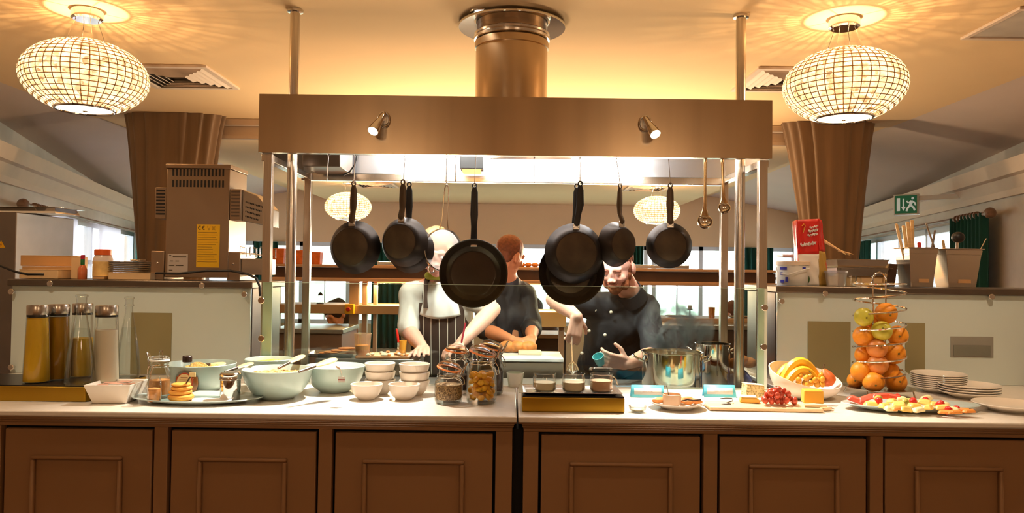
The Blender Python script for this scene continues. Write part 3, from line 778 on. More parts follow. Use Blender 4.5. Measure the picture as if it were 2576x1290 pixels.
def pan(label, eye, R_, hd, hl, inside=False, hm='handle_steel', yaw=0, rollz=0, bend=0.0, cx=0.0, pitch=0, name='frying_pan', dy=0):
    """hangs from its eye at the local origin"""
    R_ *= PK; hl *= PK; hd *= PK; cx *= PK
    t = thing(name, label, 'pan', eye, 0, 'pans hanging under the hood', rot=(R(pitch), R(rollz), R(yaw)))
    zc = -(hl + R_)
    S = Matrix.Translation((cx, (hd/2 if inside else -hd/2)+dy, zc)) @ Matrix.Rotation(PI/2 if inside else -PI/2, 4, 'X')
    rb = R_*.70; w = .0025
    prof = [(0,0),(rb*.97,0),(rb,.001),(rb+ (R_-rb)*.45, hd*.40),(R_*.96,hd*.85),(R_,hd),(R_-.001,hd+.001),(R_-w,hd),(R_*.96-w,hd*.85),(rb+(R_-rb)*.45-w,hd*.42),(rb-w,w+.001),(rb*.9,w),(0,w)]
    obj('pan_body', MB().lathe(prof, 64, S), M['pan_in'] if inside else M['pan'], t, smooth=50)
    if not inside:
        obj('base_disc', MB().lathe([(0,-.0006),(rb*.94,-.0006),(rb*.96,.0002)],48,S), M['pan_base'], t)
    yw = (hd/2 if inside else -hd/2) + (-hd*.5 if inside else hd*.5) + dy
    pts = [Vector((cx*1.0,yw+( .004 if inside else -.012),zc+R_*.86)), Vector((cx*.9,yw+(.012 if inside else -.016),zc+R_*1.03)), Vector((cx*.45+bend,yw*.5-.004,zc+R_+hl*.22)), Vector((bend*.4,0,-hl*.55)), Vector((0,0,-.03)), Vector((0,0,-.012))]
    obj('handle', MB().tube(pts, [.013,.013,.012,.0155,.0135,.008], 14, flat=.27, up=(0,-1,0)), M[hm], t)
    obj('hanging_eye', MB().tube([(.008*math.cos(2*PI*i/20),0,-.004+.009*math.sin(2*PI*i/20)) for i in range(20)], .003, 8, True), M[hm], t)
    p = pts[0]
    bm_ = MB().box(p.x-.014,p.x+.014,p.y-.004,p.y+.004,p.z-.012,p.z+.014)
    bo = obj('handle_bracket', bm_, M['steel_plain'], t, bevel=.003)
    rv = MB()
    for dx_ in (-.008,.008): rv.ball((p.x+dx_,p.y+(.004 if inside else -.004),p.z), .003, 10, 6)
    obj('rivet_pair', rv, M['chrome'], bo)
    return t
hook('empty steel hook hanging nearest the left posts', (827,397), (822,452))
e = hook('steel hook holding the leftmost frying pan', (893,397), (890,459)); pan('dark iron frying pan hanging leftmost, worn base turned outwards', e, .101, .052, .172-.03, hm='handle_steel', yaw=-10, cx=.0, rollz=0)
e = hook('steel hook holding the two overlapping pans left of the sieve', (1019,397), (1015,456))
pan('iron frying pan with dark base hanging between the leftmost pan and the sieve', e+Vector((0,-.012,0)), .0935, .056, .135, yaw=-14)
pan('black handled pan hanging behind the pan beside the sieve', e+Vector((.016,.055,-.002)), .092, .05, .160, hm='handle_black', yaw=-8, cx=.004)
e3 = hook('steel hook holding the wire sieve', (1124,397), (1122,457))
hook('empty short steel hook between the sieve and the largest pan', (1148,397), (1145,452))
e = hook('steel hook holding the large open pan', (1197,400), (1194,464)); pan('large frying pan showing its dark inside, hanging lowest on a long black handle', e, .128, .045, .206, True, 'handle_black', yaw=4, name='frying_pan')
hook('empty steel hook near the middle of the hood', (1344,402), (1343,456))
e = hook('steel hook holding the pair of large overlapping pans', (1459,404), (1459,460))
pan('large iron pan, base outwards, hanging in front of another pan on a black handle', e+Vector((0,-.014,0)), .113, .05, .152, hm='handle_black', yaw=6, cx=-.016)
pan('widest pan, inside turned outwards, hanging lowest behind the black handled pan', e+Vector((-.008,.06,-.002)), .126, .05, .208, True, 'handle_black', yaw=2, cx=-.018)
e = hook('steel hook holding the small turned pan', (1551,405), (1560,463)); pan('small frying pan turned half sideways above the bearded chef', e+Vector((.004,.03,0)), .086, .05, .140, yaw=33, cx=.0, bend=-.004)
e = hook('steel hook holding the rightmost frying pan', (1682,405), (1686,464)); pan('small worn frying pan hanging rightmost in the row', e, .0865, .046, .142, yaw=-4)
# sieve
t = thing('wire_sieve', 'round fine mesh sieve with wire handles hanging among the pans', 'sieve', e3+Vector((0,.045,-.002)), 0, None, rot=(0,R(3),R(32)))
rs = .079*PK; zc = -.175*PK-rs
RX90 = Matrix.Translation((0,0,zc)) @ Matrix.Rotation(PI/2,4,'X')
obj('rim', MB().lathe([(rs-.001,-.008),(rs+.002,-.008),(rs+.002,.008),(rs-.001,.008)],48,RX90), M['chrome'], t)
m_, nt, N_, L_, b_ = nodes('sieve_mesh'); N_.remove(b_)
d_ = N_.new('ShaderNodeBsdfGlossy'); d_.inputs[0].default_value = (.8,.8,.8,1); d_.inputs['Roughness'].default_value = .5
d2 = N_.new('ShaderNodeBsdfTranslucent'); d2.inputs[0].default_value = (.9,.9,.9,1)
tr = N_.new('ShaderNodeBsdfTransparent'); x1 = N_.new('ShaderNodeMixShader'); x2 = N_.new('ShaderNodeMixShader')
x1.inputs[0].default_value = .6; x2.inputs[0].default_value = .42
L_.new(d_.outputs[0],x1.inputs[1]); L_.new(d2.outputs[0],x1.inputs[2]); L_.new(x1.outputs[0],x2.inputs[1]); L_.new(tr.outputs[0],x2.inputs[2]); L_.new(x2.outputs[0],N_['Material Output'].inputs[0])
obj('mesh_basket', MB().lathe([(rs*math.cos(PI/2*j/10), -.055*math.sin(PI/2*j/10)-.004) for j in range(10)]+[(0,-.059)],40,RX90), m_, t, fixn=False)
for s in (-1,1):
    obj('handle_wire', MB().tube([(s*.020,0,zc+rs*.97),(s*.013,0,zc+rs+.04),(s*.010,0,-.05),(s*.008,0,-.018),(0,0,-.002)],.0026,8), M['chrome'], t)
obj('rest_hook', MB().tube([(-.05,0,zc-rs*.78),(-.058,0,zc-rs*.95),(-.05,0,zc-rs*1.15),(-.034,0,zc-rs*1.1),(-.03,0,zc-rs*.9)],.003,8), M['chrome'], t)
# ladles
M['bronze'] = mat('warm_steel', (206,176,134), 0.2, 1.0, 0.05)
def ladle(label, top, bowl, r, tilt):
    a = U(*top,HRY-.012); a.z = ZR; b = U(*bowl,HRY-.012); L = a.z-b.z
    t = thing('ladle', label, 'ladle', a, 0, 'ladles hanging at the right of the hood', rot=(0,R(tilt),0))
    obj('handle', MB().tube([(0,.010,.008),(0,0,.008),(0,-.004,0),(0,-.003,-.02),(0,0,-L*.45),(0,0,-L*.8),(0,0,-L+r*.7)],[.006,.006,.0065,.0065,.006,.008,.017],14,flat=.5,up=(0,-1,0)), M['bronze'], t)
    obj('bowl', MB().lathe([(0,-r),(r*.5,-r*.87),(r*.87,-r*.5),(r,0),(r-.002,0),(r*.85,-r*.48),(r*.48,-r*.84),(0,-r+.002)],28,Matrix.Translation((0,-.004,-L))@Matrix.Rotation(R(60),4,'X')), M['chrome'], t)
    return t
ladle('steel ladle with round bowl hanging beside the rightmost pan', (1774,408), (1770,556), .031, 0)
ladle('smaller tilted steel ladle hanging against the right post', (1816,408), (1822,522), .025, -3)
# ============================================================ things on the counter
T0 = 0.9205
def on(px, py, z=T0): return G(px, py, z)
def ppm(Y): return Y/F          # metres per picture pixel at depth Y
M['gold'] = mat('brass_sheet', (176,138,42), 0.35, 0.9, 0.08, 4)
M['dark_top'] = mat('dark_slate', (26,22,18), 0.3, 0, 0.15)
M['oj'] = mat('orange_juice', (255,200,36), 0.45, 0, 0.06, 20)
M['apple_juice'] = mat('apple_juice', (176,126,10), 0.2, 0, 0.05)
M['milk'] = mat('oat_milk', (252,238,208), 0.4, 0, 0.02)
def riser(label, x0, x1, y0, y1, h):
    t = thing('brass_riser', label, 'riser', ((x0+x1)/2, y0, T0), 0, 'brass risers')
    w = (x1-x0)/2
    obj('body', MB().box(-w,w,0,y1-y0,0,h-.004), M['gold'], t, bevel=.003)
    obj('top_plate', MB().box(-w+.002,w-.002,.003,y1-y0-.002,h-.0039,h), M['dark_top'], t, smooth=0)
    return T0 + h
t = thing('brass_riser','long brass riser under the juice carafes','riser',(-1.7,2.47,T0),0,'brass risers')
_rp = [(-.36,0),(.315,0),(.39,.26),(-.36,.26)]
obj('body', plan(_rp,0,.048), M['gold'], t, bevel=.003); obj('top_plate', plan([(-.358,.003),(.313,.003),(.386,.257),(-.358,.257)],.0481,.052), M['dark_top'], t, smooth=0)
z1 = T0+.052
a = on(1313,1036); b = on(1569,1036)
z2 = riser('brass riser under the steel tray of dessert glasses', a.x, b.x, a.y+.004, a.y+.17, .050)
def carafe(label, px, Y, liquid, fill, r=.041, h=.255):
    x = U(px, 960, Y).x
    t = thing('juice_carafe', label, 'carafe', (x,Y,z1+.0005), 0, 'steel lidded carafes')
    rt = r*.80
    rr = lambda z: r + (rt-r)*(z/(h-.03))
    obj('glass_body', MB().lathe([(0,0),(r*.94,0),(r,.004),(rr(h-.03),h-.03),(rt*.96,h-.022)],36), M['glass_jar'], t)
    obj('lid', MB().lathe([(rt*.99,h-.030),(rt*1.02,h-.026),(rt*1.02,h-.001),(rt*.98,h+.002),(0,h+.002)],36), M['steel_plain'], t)
    obj('seal', MB().lathe([(rt*.985,h-.037),(rt*.995,h-.037),(rt*.995,h-.030),(rt*.985,h-.030)],36), M['black'], t)
    f = (h-.036)*fill
    obj('liquid', MB().lathe([(0,.004),(r*.93,.004),(r-.0025,.008),(rr(f)-.0025,f),(0,f)],36), liquid, t)
carafe('carafe of bright orange juice, leftmost on the brass riser', 91, 2.535, M['oj'], .985)
carafe('carafe of dark golden apple juice beside the orange juice', 144, 2.61, M['apple_juice'], .98)
carafe('carafe of juice mostly hidden behind the front clear bottle', 204, 2.68, M['oj'], .62)
carafe('carafe of pale oat coloured milk on the brass riser', 265, 2.57, M['milk'], .80, .0435)
def bottle(label, px, Y, h, r):
    x = U(px,955,Y).x
    t = thing('water_bottle', label, 'bottle', (x,Y,z1+.0005), 0, 'clear tapered water bottles')
    obj('glass_body', MB().lathe([(0,0),(r*.9,0),(r,.006),(r*1.0,.03),(r*.86,h*.35),(r*.55,h*.62),(r*.33,h*.80),(r*.31,h*.88)],32), M['glass_jar'], t)
    obj('bottle_neck', MB().lathe([(r*.31,h*.88),(r*.40,h*.885),(r*.40,h*.90),(r*.33,h*.905),(r*.34,h*.97),(r*.42,h*.975),(r*.42,h*.995),(r*.3,h)],28), M['glass_jar'], t)
    obj('water', MB().lathe([(0,.005),(r*.88,.005),(r*.95,.03),(r*.82,h*.35),(r*.51,h*.62),(0,h*.62)],28), thin_glass('water', (250,252,252), .25, .02, .01) if 'water' not in bpy.data.materials else bpy.data.materials['water'], t)
bottle('clear tapered water bottle in front of the carafes', 201, 2.50, .296, .046)
bottle('clear tapered water bottle standing rightmost on the brass riser', 321, 2.66, .285, .040)
# white square dish with butter portions
p = on(293,1008)
t = thing('square_dish', 'white square tapered dish of foil portions beside the riser', 'dish', (p.x,p.y,T0), R(4))
s0, s1, h = .052, .073, .062
dm = MB().taper(s0,s0,s1,s1,0,h)
dm.f.pop(1)
def open_dish(s0,s1,h,w=.004):
    vs = []
    for s,z in ((s0,0),(s1,h),(s1-w,h),(s0-w,w)):
        vs += [(-s,-s,z),(s,-s,z),(s,s,z),(-s,s,z)]
    fs = [(0,3,2,1),(12,13,14,15)]
    for k in range(3):
        for i in range(4):
            fs.append((k*4+i,k*4+(i+1)%4,(k+1)*4+(i+1)%4,(k+1)*4+i))
    return MB().add(vs,fs)
obj('dish_body', open_dish(s0,s1,h), M['white'], t, bevel=.002, smooth=0)
foil = mat('pink_foil_lid',(226,170,146),.35,.2,.05); fw = mat('white_tub',(240,238,232),.4)
for i,(x,y,a) in enumerate(((-.03,-.028,5),(.012,-.032,-8),(-.034,.02,12),(.02,.02,0),(.048,-.006,30))):
    q = thing('butter_portion', 'small foil lidded butter portion in the white square dish', 'portion', (p.x+x*.9,p.y+y*.9,T0+.043+.004*(i%2)), R(a), 'butter portions in the square dish')
    obj('tub', MB().taper(.013,.010,.017,.013,0,.014), fw, q, bevel=.001); obj('foil_lid', MB().box(-.0185,.0185,-.0145,.0145,.0142,.0152), foil, q)
# clear acrylic holder beside it
p = on(338,1000)
t = thing('folded_napkin', 'white folded paper napkin standing beside the square dish', 'napkin', (p.x,p.y+.02,T0), R(-15))
obj('front_leaf', MB().add([(-.03,-.02,0),(.035,-.02,0),(.02,0,.055),(-.012,.0,.05)],[(0,1,2,3)]), M['white_plastic'], t, solid=.001)
obj('back_leaf', MB().add([(-.03,.02,0),(.035,.02,0),(.02,0.001,.055),(-.012,.001,.05)],[(0,1,2,3)]), M['white_plastic'], t, solid=.001)
# oval platter
M['duck'] = mat('duck_egg_glaze', (186,202,198), 0.25, 0, 0.03, coat=0.4)
M['duck_in'] = mat('grey_green_glaze', (120,140,132), 0.3, 0, 0.03)
def oval_platter(name, label, px, py, rx, ry, h, rot=0, m='duck', inner='duck_in'):
    p = on(px,py)
    t = thing(name, label, 'platter', (p.x,p.y,T0), R(rot))
    obj('platter_body', MB().lathe([(0,0),(.62,0),(.66,.002/1),(.86,h*.5),(1,h),(.985,h+.002),(.85,h*.5+.004),(.64,.006),(0,.005)],64,None,rx,ry), M[m], t)
    o = obj('platter_well', MB().lathe([(0,.0062),(.62,.0066),(.635,.0070)],64,None,rx,ry), M[inner], t)
    return p
pl = oval_platter('oval_platter', 'grey green oval platter with pancakes and syrup', 499, 1009, .214, .112, .016)
zp = T0 + .0075
def onp(px, py): return on(px, py, zp)
# napkin paper on platter
p = onp(520,1007)
pf = MB().grid(12,8,lambda u,v: ((u-.45)*.15+.012*v,(v-.5)*.075,.0012+.022*max(0,u-.72)*max(0,v-.2)*4+.0015*math.sin(u*7)**2))
o = obj('paper_napkin', pf, M['white_plastic'], solid=.0008); o.location = p; tag(o,'creased white paper sheet lying on the grey green platter','paper')
# pancakes with pick
M['pancake'] = mat('pancake', (226,158,62), 0.7, 0, 0.25, 18, .2)
p = onp(455,1009)
zz = p.z + .006
for i,(r,h,dx) in enumerate(((.040,.017,0),(.036,.014,-.002),(.033,.012,.002),(.030,.009,0))):
    o = obj('pancake', MB().lathe([(0,0),(r*.85,0),(r,h*.35),(r*.99,h*.7),(r*.86,h),(0,h*.96)],36), M['pancake']); o.location = (p.x+dx,p.y,zz); zz += h+.0003
    tag(o, ('lowest and widest pancake of the little stack on the platter','second pancake from the bottom of the little stack','third pancake from the bottom of the little stack','small top pancake of the little stack')[i], 'pancake', 'stacked pancakes')
o = thing('food_pick', 'short dark wooden pick stuck in the pancake stack', 'pick', (p.x+.018,p.y-.005,zz-.001), 0)
obj('stick', MB().tube([(0,0,0),(.016,.002,.028)],.0025,8), mat('pick_dark',(70,56,30),.6), o); obj('pick_flag', MB().box(.010,.030,-.001,.001,.022,.036), mat('pick_paper',(240,214,150),.7), o)
# clip top jars
M['gasket'] = mat('orange_rubber_gasket', (248,142,56), 0.5, 0, 0.06)
M['wire'] = mat('bright_wire', (205,200,190), 0.18, 1.0, 0.05)
def clip_jar(label, loc, r, h, open_deg, rotz, group='clip top jars', lidh=.02, gm='gasket'):
    t = thing('clip_top_jar', label, 'jar', loc, rotz, group)
    nr = r*.80
    obj('glass_body', MB().lathe([(0,0),(r*.86,0),(r*.97,.006),(r,.016),(r,h*.66),(r*.95,h*.76),(nr,h*.84),(nr,h*.93),(nr*1.06,h*.94),(nr*1.06,h)],40), M['glass_jar'], t)
    obj('glass_base', MB().lathe([(0,.003),(r*.84,.003),(r*.93,.012),(0,.010)],32), M['glass_jar'], t)
    piv = Vector((nr*1.08,0,h+.004))
    T = Matrix.Translation(piv) @ Matrix.Rotation(R(open_deg),4,'Y') @ Matrix.Translation((-nr*1.08,0,0))
    obj('gasket', MB().lathe([(nr*.86,0),(nr*1.14,.0),(nr*1.16,.004),(nr*1.1,.006),(nr*.86,.004)],40,T), M[gm], t)
    obj('lid', MB().lathe([(nr*.8,-.006),(nr*.84,.006),(nr*1.10,.008),(nr*1.08,.012),(nr*.95,.016),(nr*.9,lidh),(nr*.5,lidh+.006),(0,lidh+.007)],40,T), M['glass_jar'], t)
    wr = MB()
    wr.tube([(nr*1.04*math.cos(2*PI*i/32), nr*1.04*math.sin(2*PI*i/32), h*.885) for i in range(32)], .0014, 6, True)
    obj('neck_wire', wr, M['wire'], t)
    c = piv
    obj('bail_wire', MB().tube([(nr*.3,-nr*1.02,h*.88),(nr*.8,-nr*1.0,h*.92),c+Vector((.006,-nr*.5,.006)),c+Vector((.010,0,.014)),c+Vector((.006,nr*.5,.006)),(nr*.8,nr*1.0,h*.92),(nr*.3,nr*1.02,h*.88)],.0016,6), M['wire'], t)
    obj('clasp_wire', MB().tube([(nr*.9,-nr*.7,h*.9),(nr*1.3,-nr*.45,h*.80),(nr*1.42,-nr*.3,h*.66),(nr*1.4,nr*.3,h*.66),(nr*1.3,nr*.45,h*.80),(nr*.9,nr*.7,h*.9)],.0016,6), M['wire'], t)
    obj('lever_wire', MB().tube([c+Vector((.004,-nr*.3,-.004)),c+Vector((nr*.40,-nr*.25,nr*.5)),c+Vector((nr*.65,-nr*.1,nr*.95)),c+Vector((nr*.65,nr*.1,nr*.95)),c+Vector((nr*.4,nr*.25,nr*.5)),c+Vector((.004,nr*.3,-.004))],.002,6), M['wire'], t)
    return t
def grains(name, label, loc, r, z0, z1, m, cat='contents', bump=.003, sy=1.0):
    mb = MB()
    def fn(u, v):
        a = 2*PI*u
        if v < .5: k = v/.5; rr = r*min(1, k*1.02); z = z0
        else: k = (v-.5)/.5; rr = r; z = z0 + (z1-z0)*k
        return (rr*math.cos(a), rr*math.sin(a)*sy, z)
    mb.lathe([(0,z0),(r*.92,z0),(r,z0+.008),(r,z1-.003)],32,None,1,sy)
    n = 14
    prof = [(r*(1-j/n), z1-.003+.004*(j/n)) for j in range(n+1)]; prof[-1] = (0, z1+.001)
    mb.lathe(prof, 32, None, 1, sy)
    o = obj(name, mb, m, smooth=70); o.location = loc
    tag(o, label, cat, None, 'stuff'); return o
M['seeds'] = speckle('mixed_seeds', [(120,92,60),(168,132,86),(196,164,116),(92,70,46),(150,120,78)], 260)
M['granola'] = speckle('granola', [(214,160,84),(238,200,130),(176,110,50),(230,180,104),(120,60,34)], 150)
M['oats'] = speckle('oats', [(240,226,184),(232,212,164),(248,238,206)], 160)
M['flakes'] = speckle('corn_flakes', [(240,188,70),(226,160,48),(248,212,110)], 110)
M['dark_fruit'] = speckle('dark_raisins', [(58,38,34),(84,54,48),(44,30,30)], 120)
M['biscuit'] = speckle('oat_biscuit', [(226,172,90),(240,196,116),(204,146,70)], 200)
# front-left seed jar, front-right apricot jar, two behind
p = on(1128,1013); jl = (p.x,p.y,T0)
clip_jar('short clip top jar of brown seeds with its lid ajar', jl, .047, .098, 14, R(-18))
grains('mixed_seeds','brown mixed seeds filling the short clip top jar',jl,.0445,.014,.066,M['seeds'],'seeds')
p = on(1211,1013); ja = Vector((p.x,p.y,T0))
clip_jar('tall clip top jar of dried apricots with its lid ajar', ja, .051, .150, 14, R(-18))
am = mat('dried_apricot',(255,176,40),.4,0,.25,30,.2,sss=.1)
first = None
random.seed(3)
ap = []
tries = 0
while len(ap) < 52 and tries < 60000:
    tries += 1
    a = random.random()*2*PI; rr = .037*random.random()**.4; z = .018 + .082*random.random()
    q = Vector((rr*math.cos(a), rr*math.sin(a), z))
    if all((q-o_).length > .0158 for o_ in ap): ap.append(q)
for q in ap:
    if first is None:
        first = obj('dried_apricot', MB().ball((0,0,0),(.0128,.0118,.0078),16,10), am); tag(first,'plump dried apricot packed in the tall clip top jar','apricot','dried apricots in the jar'); o = first
    else:
        o = first.copy(); C.objects.link(o)
    o.location = ja + q; o.rotation_euler = (random.uniform(-.9,.9),random.uniform(-.9,.9),random.random()*6)
p = on(1146,990); jb = (p.x,p.y+.015,T0)
clip_jar('clip top jar half hidden behind the seed jar', jb, .047, .140, 8, R(-18))
grains('dried_fruit','dark dried fruit in the jar behind the seed jar',jb,.0445,.014,.070,M['dark_fruit'],'dried fruit')
p = on(1230,993); jc = (p.x+.004,p.y+.02,T0)
clip_jar('clip top jar of dark fruit half hidden behind the apricot jar', jc, .047, .152, 14, R(-18))
grains('raisins','dark raisins in the jar behind the apricot jar',jc,.0445,.014,.085,M['dark_fruit'],'raisins')
# platter jars
p = onp(391,1003); p.y -= .01
clip_jar('narrow clip top jar of orange sugar on the grey green platter', (p.x,p.y+.035,p.z), .034, .118, 0, R(170), lidh=.012, gm='white_plastic')
grains('orange_sugar','orange brown sugar in the narrow clip top jar',(p.x,p.y+.035,p.z),.0315,.012,.062,mat('brown_sugar',(206,140,76),.7,0,.2,60),'sugar')
o = thing('jar_spoon','spoon with a looped handle standing up from the narrow jar','spoon',(p.x+.003,p.y+.035,p.z+.124),0)
obj('handle', MB().tube([(-.006,0,.0),(-.006,0,.022),(-.003,0,.034),(.003,0,.034),(.006,0,.022),(.006,0,.0)],.0016,8), M['chrome'], o)
p2 = onp(391,1010)
o = thing('small_sugar_jar','small open glass of orange sugar in front of the narrow clip top jar','jar',(p2.x-.002,p2.y-.006,p2.z))
obj('glass_body', MB().lathe([(0,0),(.020,0),(.022,.003),(.022,.066),(.018,.073),(.018,.081),(.0195,.082)],28), M['glass_jar'], o)
grains('sugar','orange sugar in the small open glass on the platter',(p2.x-.002,p2.y-.006,p2.z),.0200,.003,.046,bpy.data.materials['brown_sugar'],'sugar')
# syrup bottle
p = onp(468,990); Y = p.y+.005
t = thing('syrup_bottle','flat round syrup bottle with a dark cap behind the pancakes','bottle',(p.x,Y,p.z))
obj('glass_body', MB().lathe([(0,0),(.024,0),(.036,.010),(.0415,.034),(.038,.060),(.024,.082),(.0135,.094),(.012,.112)],36,None,1,.5), M['glass_jar'], t)
obj('syrup', MB().lathe([(0,.003),(.022,.003),(.034,.012),(.039,.034),(.036,.058),(0,.060)],36,None,1,.46), mat('syrup',(196,120,50),.2,0,.1), t)
obj('cap', MB().lathe([(.0145,.108),(.016,.110),(.016,.128),(.0145,.130),(0,.130)],24), mat('cap_dark',(44,22,16),.4), t)
obj('neck_handle', MB().tube([(.013,0,.108),(.022,0,.106),(.024,0,.098),(.020,0,.090)],.003,8), M['glass_jar'], t)
lm = mat('cream_label',(240,208,150),.6); lr = mat('red_label_edge',(190,70,30),.6)
def oval(rx, rz, cz, x0=0): return [(x0+rx*math.cos(2*PI*i/28), cz+rz*math.sin(2*PI*i/28)) for i in range(28)]
lo = obj('label', MB().prism(oval(.029,.034,.040),.001,Matrix.Translation((0,-.0222,0))), lr, t)
obj('label_centre', MB().prism(oval(.0255,.0305,.040),.001,Matrix.Translation((0,-.0229,0))), lm, lo)
tx = mat('label_print',(150,80,40),.6)
pr = MB()
for k,(wd,z) in enumerate(((.012,.058),(.016,.050),(.014,.043),(.010,.036),(.012,.029))): pr.box(-wd,wd,-.0234,-.0230,z-.0008,z+.0008)
obj('label_print', pr, tx, lo)
# steel shaker
p = onp(579,1004)
t = thing('sugar_shaker','polished steel sugar shaker at the end of the grey green platter','shaker',(p.x,p.y,p.z+.001))
obj('body', MB().lathe([(0,0),(.0315,0),(.0325,.003),(.0325,.064)],36), M['chrome'], t)
obj('lid', MB().lathe([(.0325,.064),(.0345,.066),(.0345,.074),(.0335,.076),(.0345,.078),(.0345,.084),(.030,.088),(0,.089)],36), M['chrome'], t)
# pale bowls of cereal
M['duck_bowl'] = mat('duck_egg_bowl', (172,194,188), 0.3, 0, 0.03, coat=0.3)
def big_bowl(label, px, py, r, h, Yc=0, grp='large duck egg bowls'):
    p = U(px,py,Yc)
    t = thing('serving_bowl', label, 'bowl', (p.x,p.y,T0), 0, grp)
    w = .004
    pr = [(0,0),(r*.48,0),(r*.52,.004),(r*.72,h*.22),(r*.90,h*.55),(r*.985,h*.92),(r,h),(r-w*.5,h+.002),(r-w,h),(r*.9-w,h*.55+.003),(r*.7,h*.24+.004),(r*.45,.008),(0,.007)]
    obj('bowl_body', MB().lathe(pr,64), M['duck_bowl'], t)
    return Vector((p.x,p.y,T0))
def heap(name, label, c, r, z, hgt, m, cat, seed=1, amp=.006, kind='stuff'):
    def fn(u, v):
        a = 2*PI*u; k = v
        q = Vector((r*k*math.cos(a), r*k*math.sin(a), 0))
        n = noise.noise(Vector((q.x*40+seed*7,q.y*40,seed)))*amp + noise.noise(Vector((q.x*120,q.y*120+seed,3)))*amp*.6
        return (q.x,q.y, z + hgt*(1-k*k) + n*(1 if k < .97 else 0) - (0.012 if k > .97 else 0))
    o = obj(name, MB().grid(90,26,fn,wrap=True), m, smooth=80, fixn=False); o.location = c
    tag(o, label, cat, None, kind)
    return o
B1 = big_bowl('large pale blue bowl of granola at the front', 697, 998, .118, .098, 2.60)
heap('granola','toasted granola heaped in the front pale blue bowl',B1,.108,.078,.012,M['granola'],'cereal',1)
B4 = big_bowl('large pale blue bowl of oats with a price tag scoop', 842, 982, .108, .092, 2.755)
heap('oats','pale rolled oats filling the rear right pale blue bowl',B4,.097,.076,.006,M['oats'],'cereal',2,.003)
B2 = big_bowl('pale blue bowl of cereal biscuits behind the syrup bottle', 504, 978, .122, .098, 2.725)
B3 = big_bowl('pale blue bowl of corn flakes behind the granola bowl', 676, 960, .087, .108, 2.806)
heap('corn_flakes','golden corn flakes in the bowl behind the granola',B3,.075,.092,.010,M['flakes'],'cereal',4)
for i,(dx,dy,a,b) in enumerate(((.014,-.045,10,62),(-.03,.0,-30,20),(.02,.03,40,15),(-.045,.035,80,10),(.05,.01,60,-20))):
    o = obj('cereal_biscuit', MB().lathe([(0,-.008),(.9,-.008),(1,-.004),(1,.004),(.9,.008),(0,.008)],28,None,.036,.024), M['biscuit'], bevel=0); o.location = B2+Vector((dx,dy,(.084 if i==0 else .05+.008*i))); o.rotation_euler = (R(b),R(15 if i==0 else 0),R(a))
    tag(o, 'oval cereal biscuit standing up above the bowl rim' if i == 0 else 'oval cereal biscuit lying in the pale blue bowl', 'biscuit', 'cereal biscuits' if i else None)
# wooden scoops
M['scoop_wood'] = wood('scoop_wood',(214,170,112),(240,206,150),6,(1,6,6))
def scoop(label, tip, end, hw=.017):
    t = thing('serving_scoop', label, 'scoop', tip, 0, 'serving scoops in the cereal bowls')
    d = Vector(end)-Vector(tip)
    obj('paddle', MB().tube([d*.42,d*.5,d*.7,d*.9,d],[.006,hw*.7,hw,hw*.95,hw*.5],12,flat=.28,up=(0,-.5,1)), M['scoop_wood'], t)
    obj('handle', MB().tube([d*0,d*.2,d*.43],[.004,.005,.005],10), M['steel_dark'], t)
scoop('pale wooden scoop resting on the granola, its end over the oats', U(752,935,2.47), U(846,902,2.60))
scoop('wooden scoop sticking out of the corn flakes', U(700,926,2.60), U(764,893,2.74), .016)
scoop('wooden scoop in the biscuit bowl, its end towards the corn flakes', U(566,935,2.55), U(636,912,2.66), .013)
scoop('flat spoon lying across the rim of the biscuit bowl', U(500,918,2.70), U(568,914,2.74), .012)
# price tag tape over the oat bowl
t = thing('tape_tag','short brown and white tape tag stuck on the oat bowl','tag',U(861,932,2.478),0)
obj('tape', MB().tube([(-.02,.0,.012),(-.006,-.004,.006),(.0,-.010,-.006),(.003,-.013,-.018)],.010,8,flat=.08,up=(1,0,0)), mat('tape_brown',(150,110,80),.5), t)
obj('paper_end', MB().box(-.009,.013,-.0165,-.0155,-.036,-.018), M['white_plastic'], t); obj('red_stripe', MB().box(-.009,.013,-.0172,-.0166,-.029,-.026), mat('tag_red',(150,40,40),.5), t)
# small white bowls
def small_bowl():
    t = thing('white_bowl','small white bowl','bowl',(0,0,0))
    r, h, w = .055, .051, .0035
    obj('bowl_body', MB().lathe([(0,.0),(r*.52,0),(r*.56,.004),(r*.74,h*.24),(r*.93,h*.62),(r,h),(r-w*.5,h+.0015),(r-w,h),(r*.93-w,h*.62),(r*.7,h*.26+.003),(r*.5,.0075),(0,.007)],48), M['white'], t)
    return t
wb0 = small_bowl(); used = False
for grp_lab, px, py, dy, hs in (('left stack', 953, 992, .02, 3), ('right stack', 1040, 994, .02, 3)):
    p = on(px,py)
    for k in range(hs):
        lab = 'small white bowl, %s of the %s of three' % (('lowest','middle','topmost')[k], grp_lab)
        loc = (p.x + (0,.0005,-.0007)[k], p.y+dy, T0 + k*.0285*1.02)
        o = wb0 if not used else dup(wb0, loc); used = True
        o.location = loc; o['label'] = lab; o['group'] = 'small white bowls'
        if k: o.scale = (1,1,1)
for px, lab in ((922,'single white bowl in front of the left stack of bowls'),(1016,'single white bowl in front of the right stack of bowls')):
    p = on(px,1003); dup(wb0,(p.x,p.y,T0),0,lab,'small white bowls')
# white tub near joint
p = on(1296,975); t = thing('white_tub','small white plastic tub behind the worktop joint','tub',(p.x,p.y+.03,T0))
obj('tub_body', MB().lathe([(0,0),(.026,0),(.033,.050),(.034,.054),(.031,.054),(.025,.004),(0,.003)],32), M['white_plastic'], t)
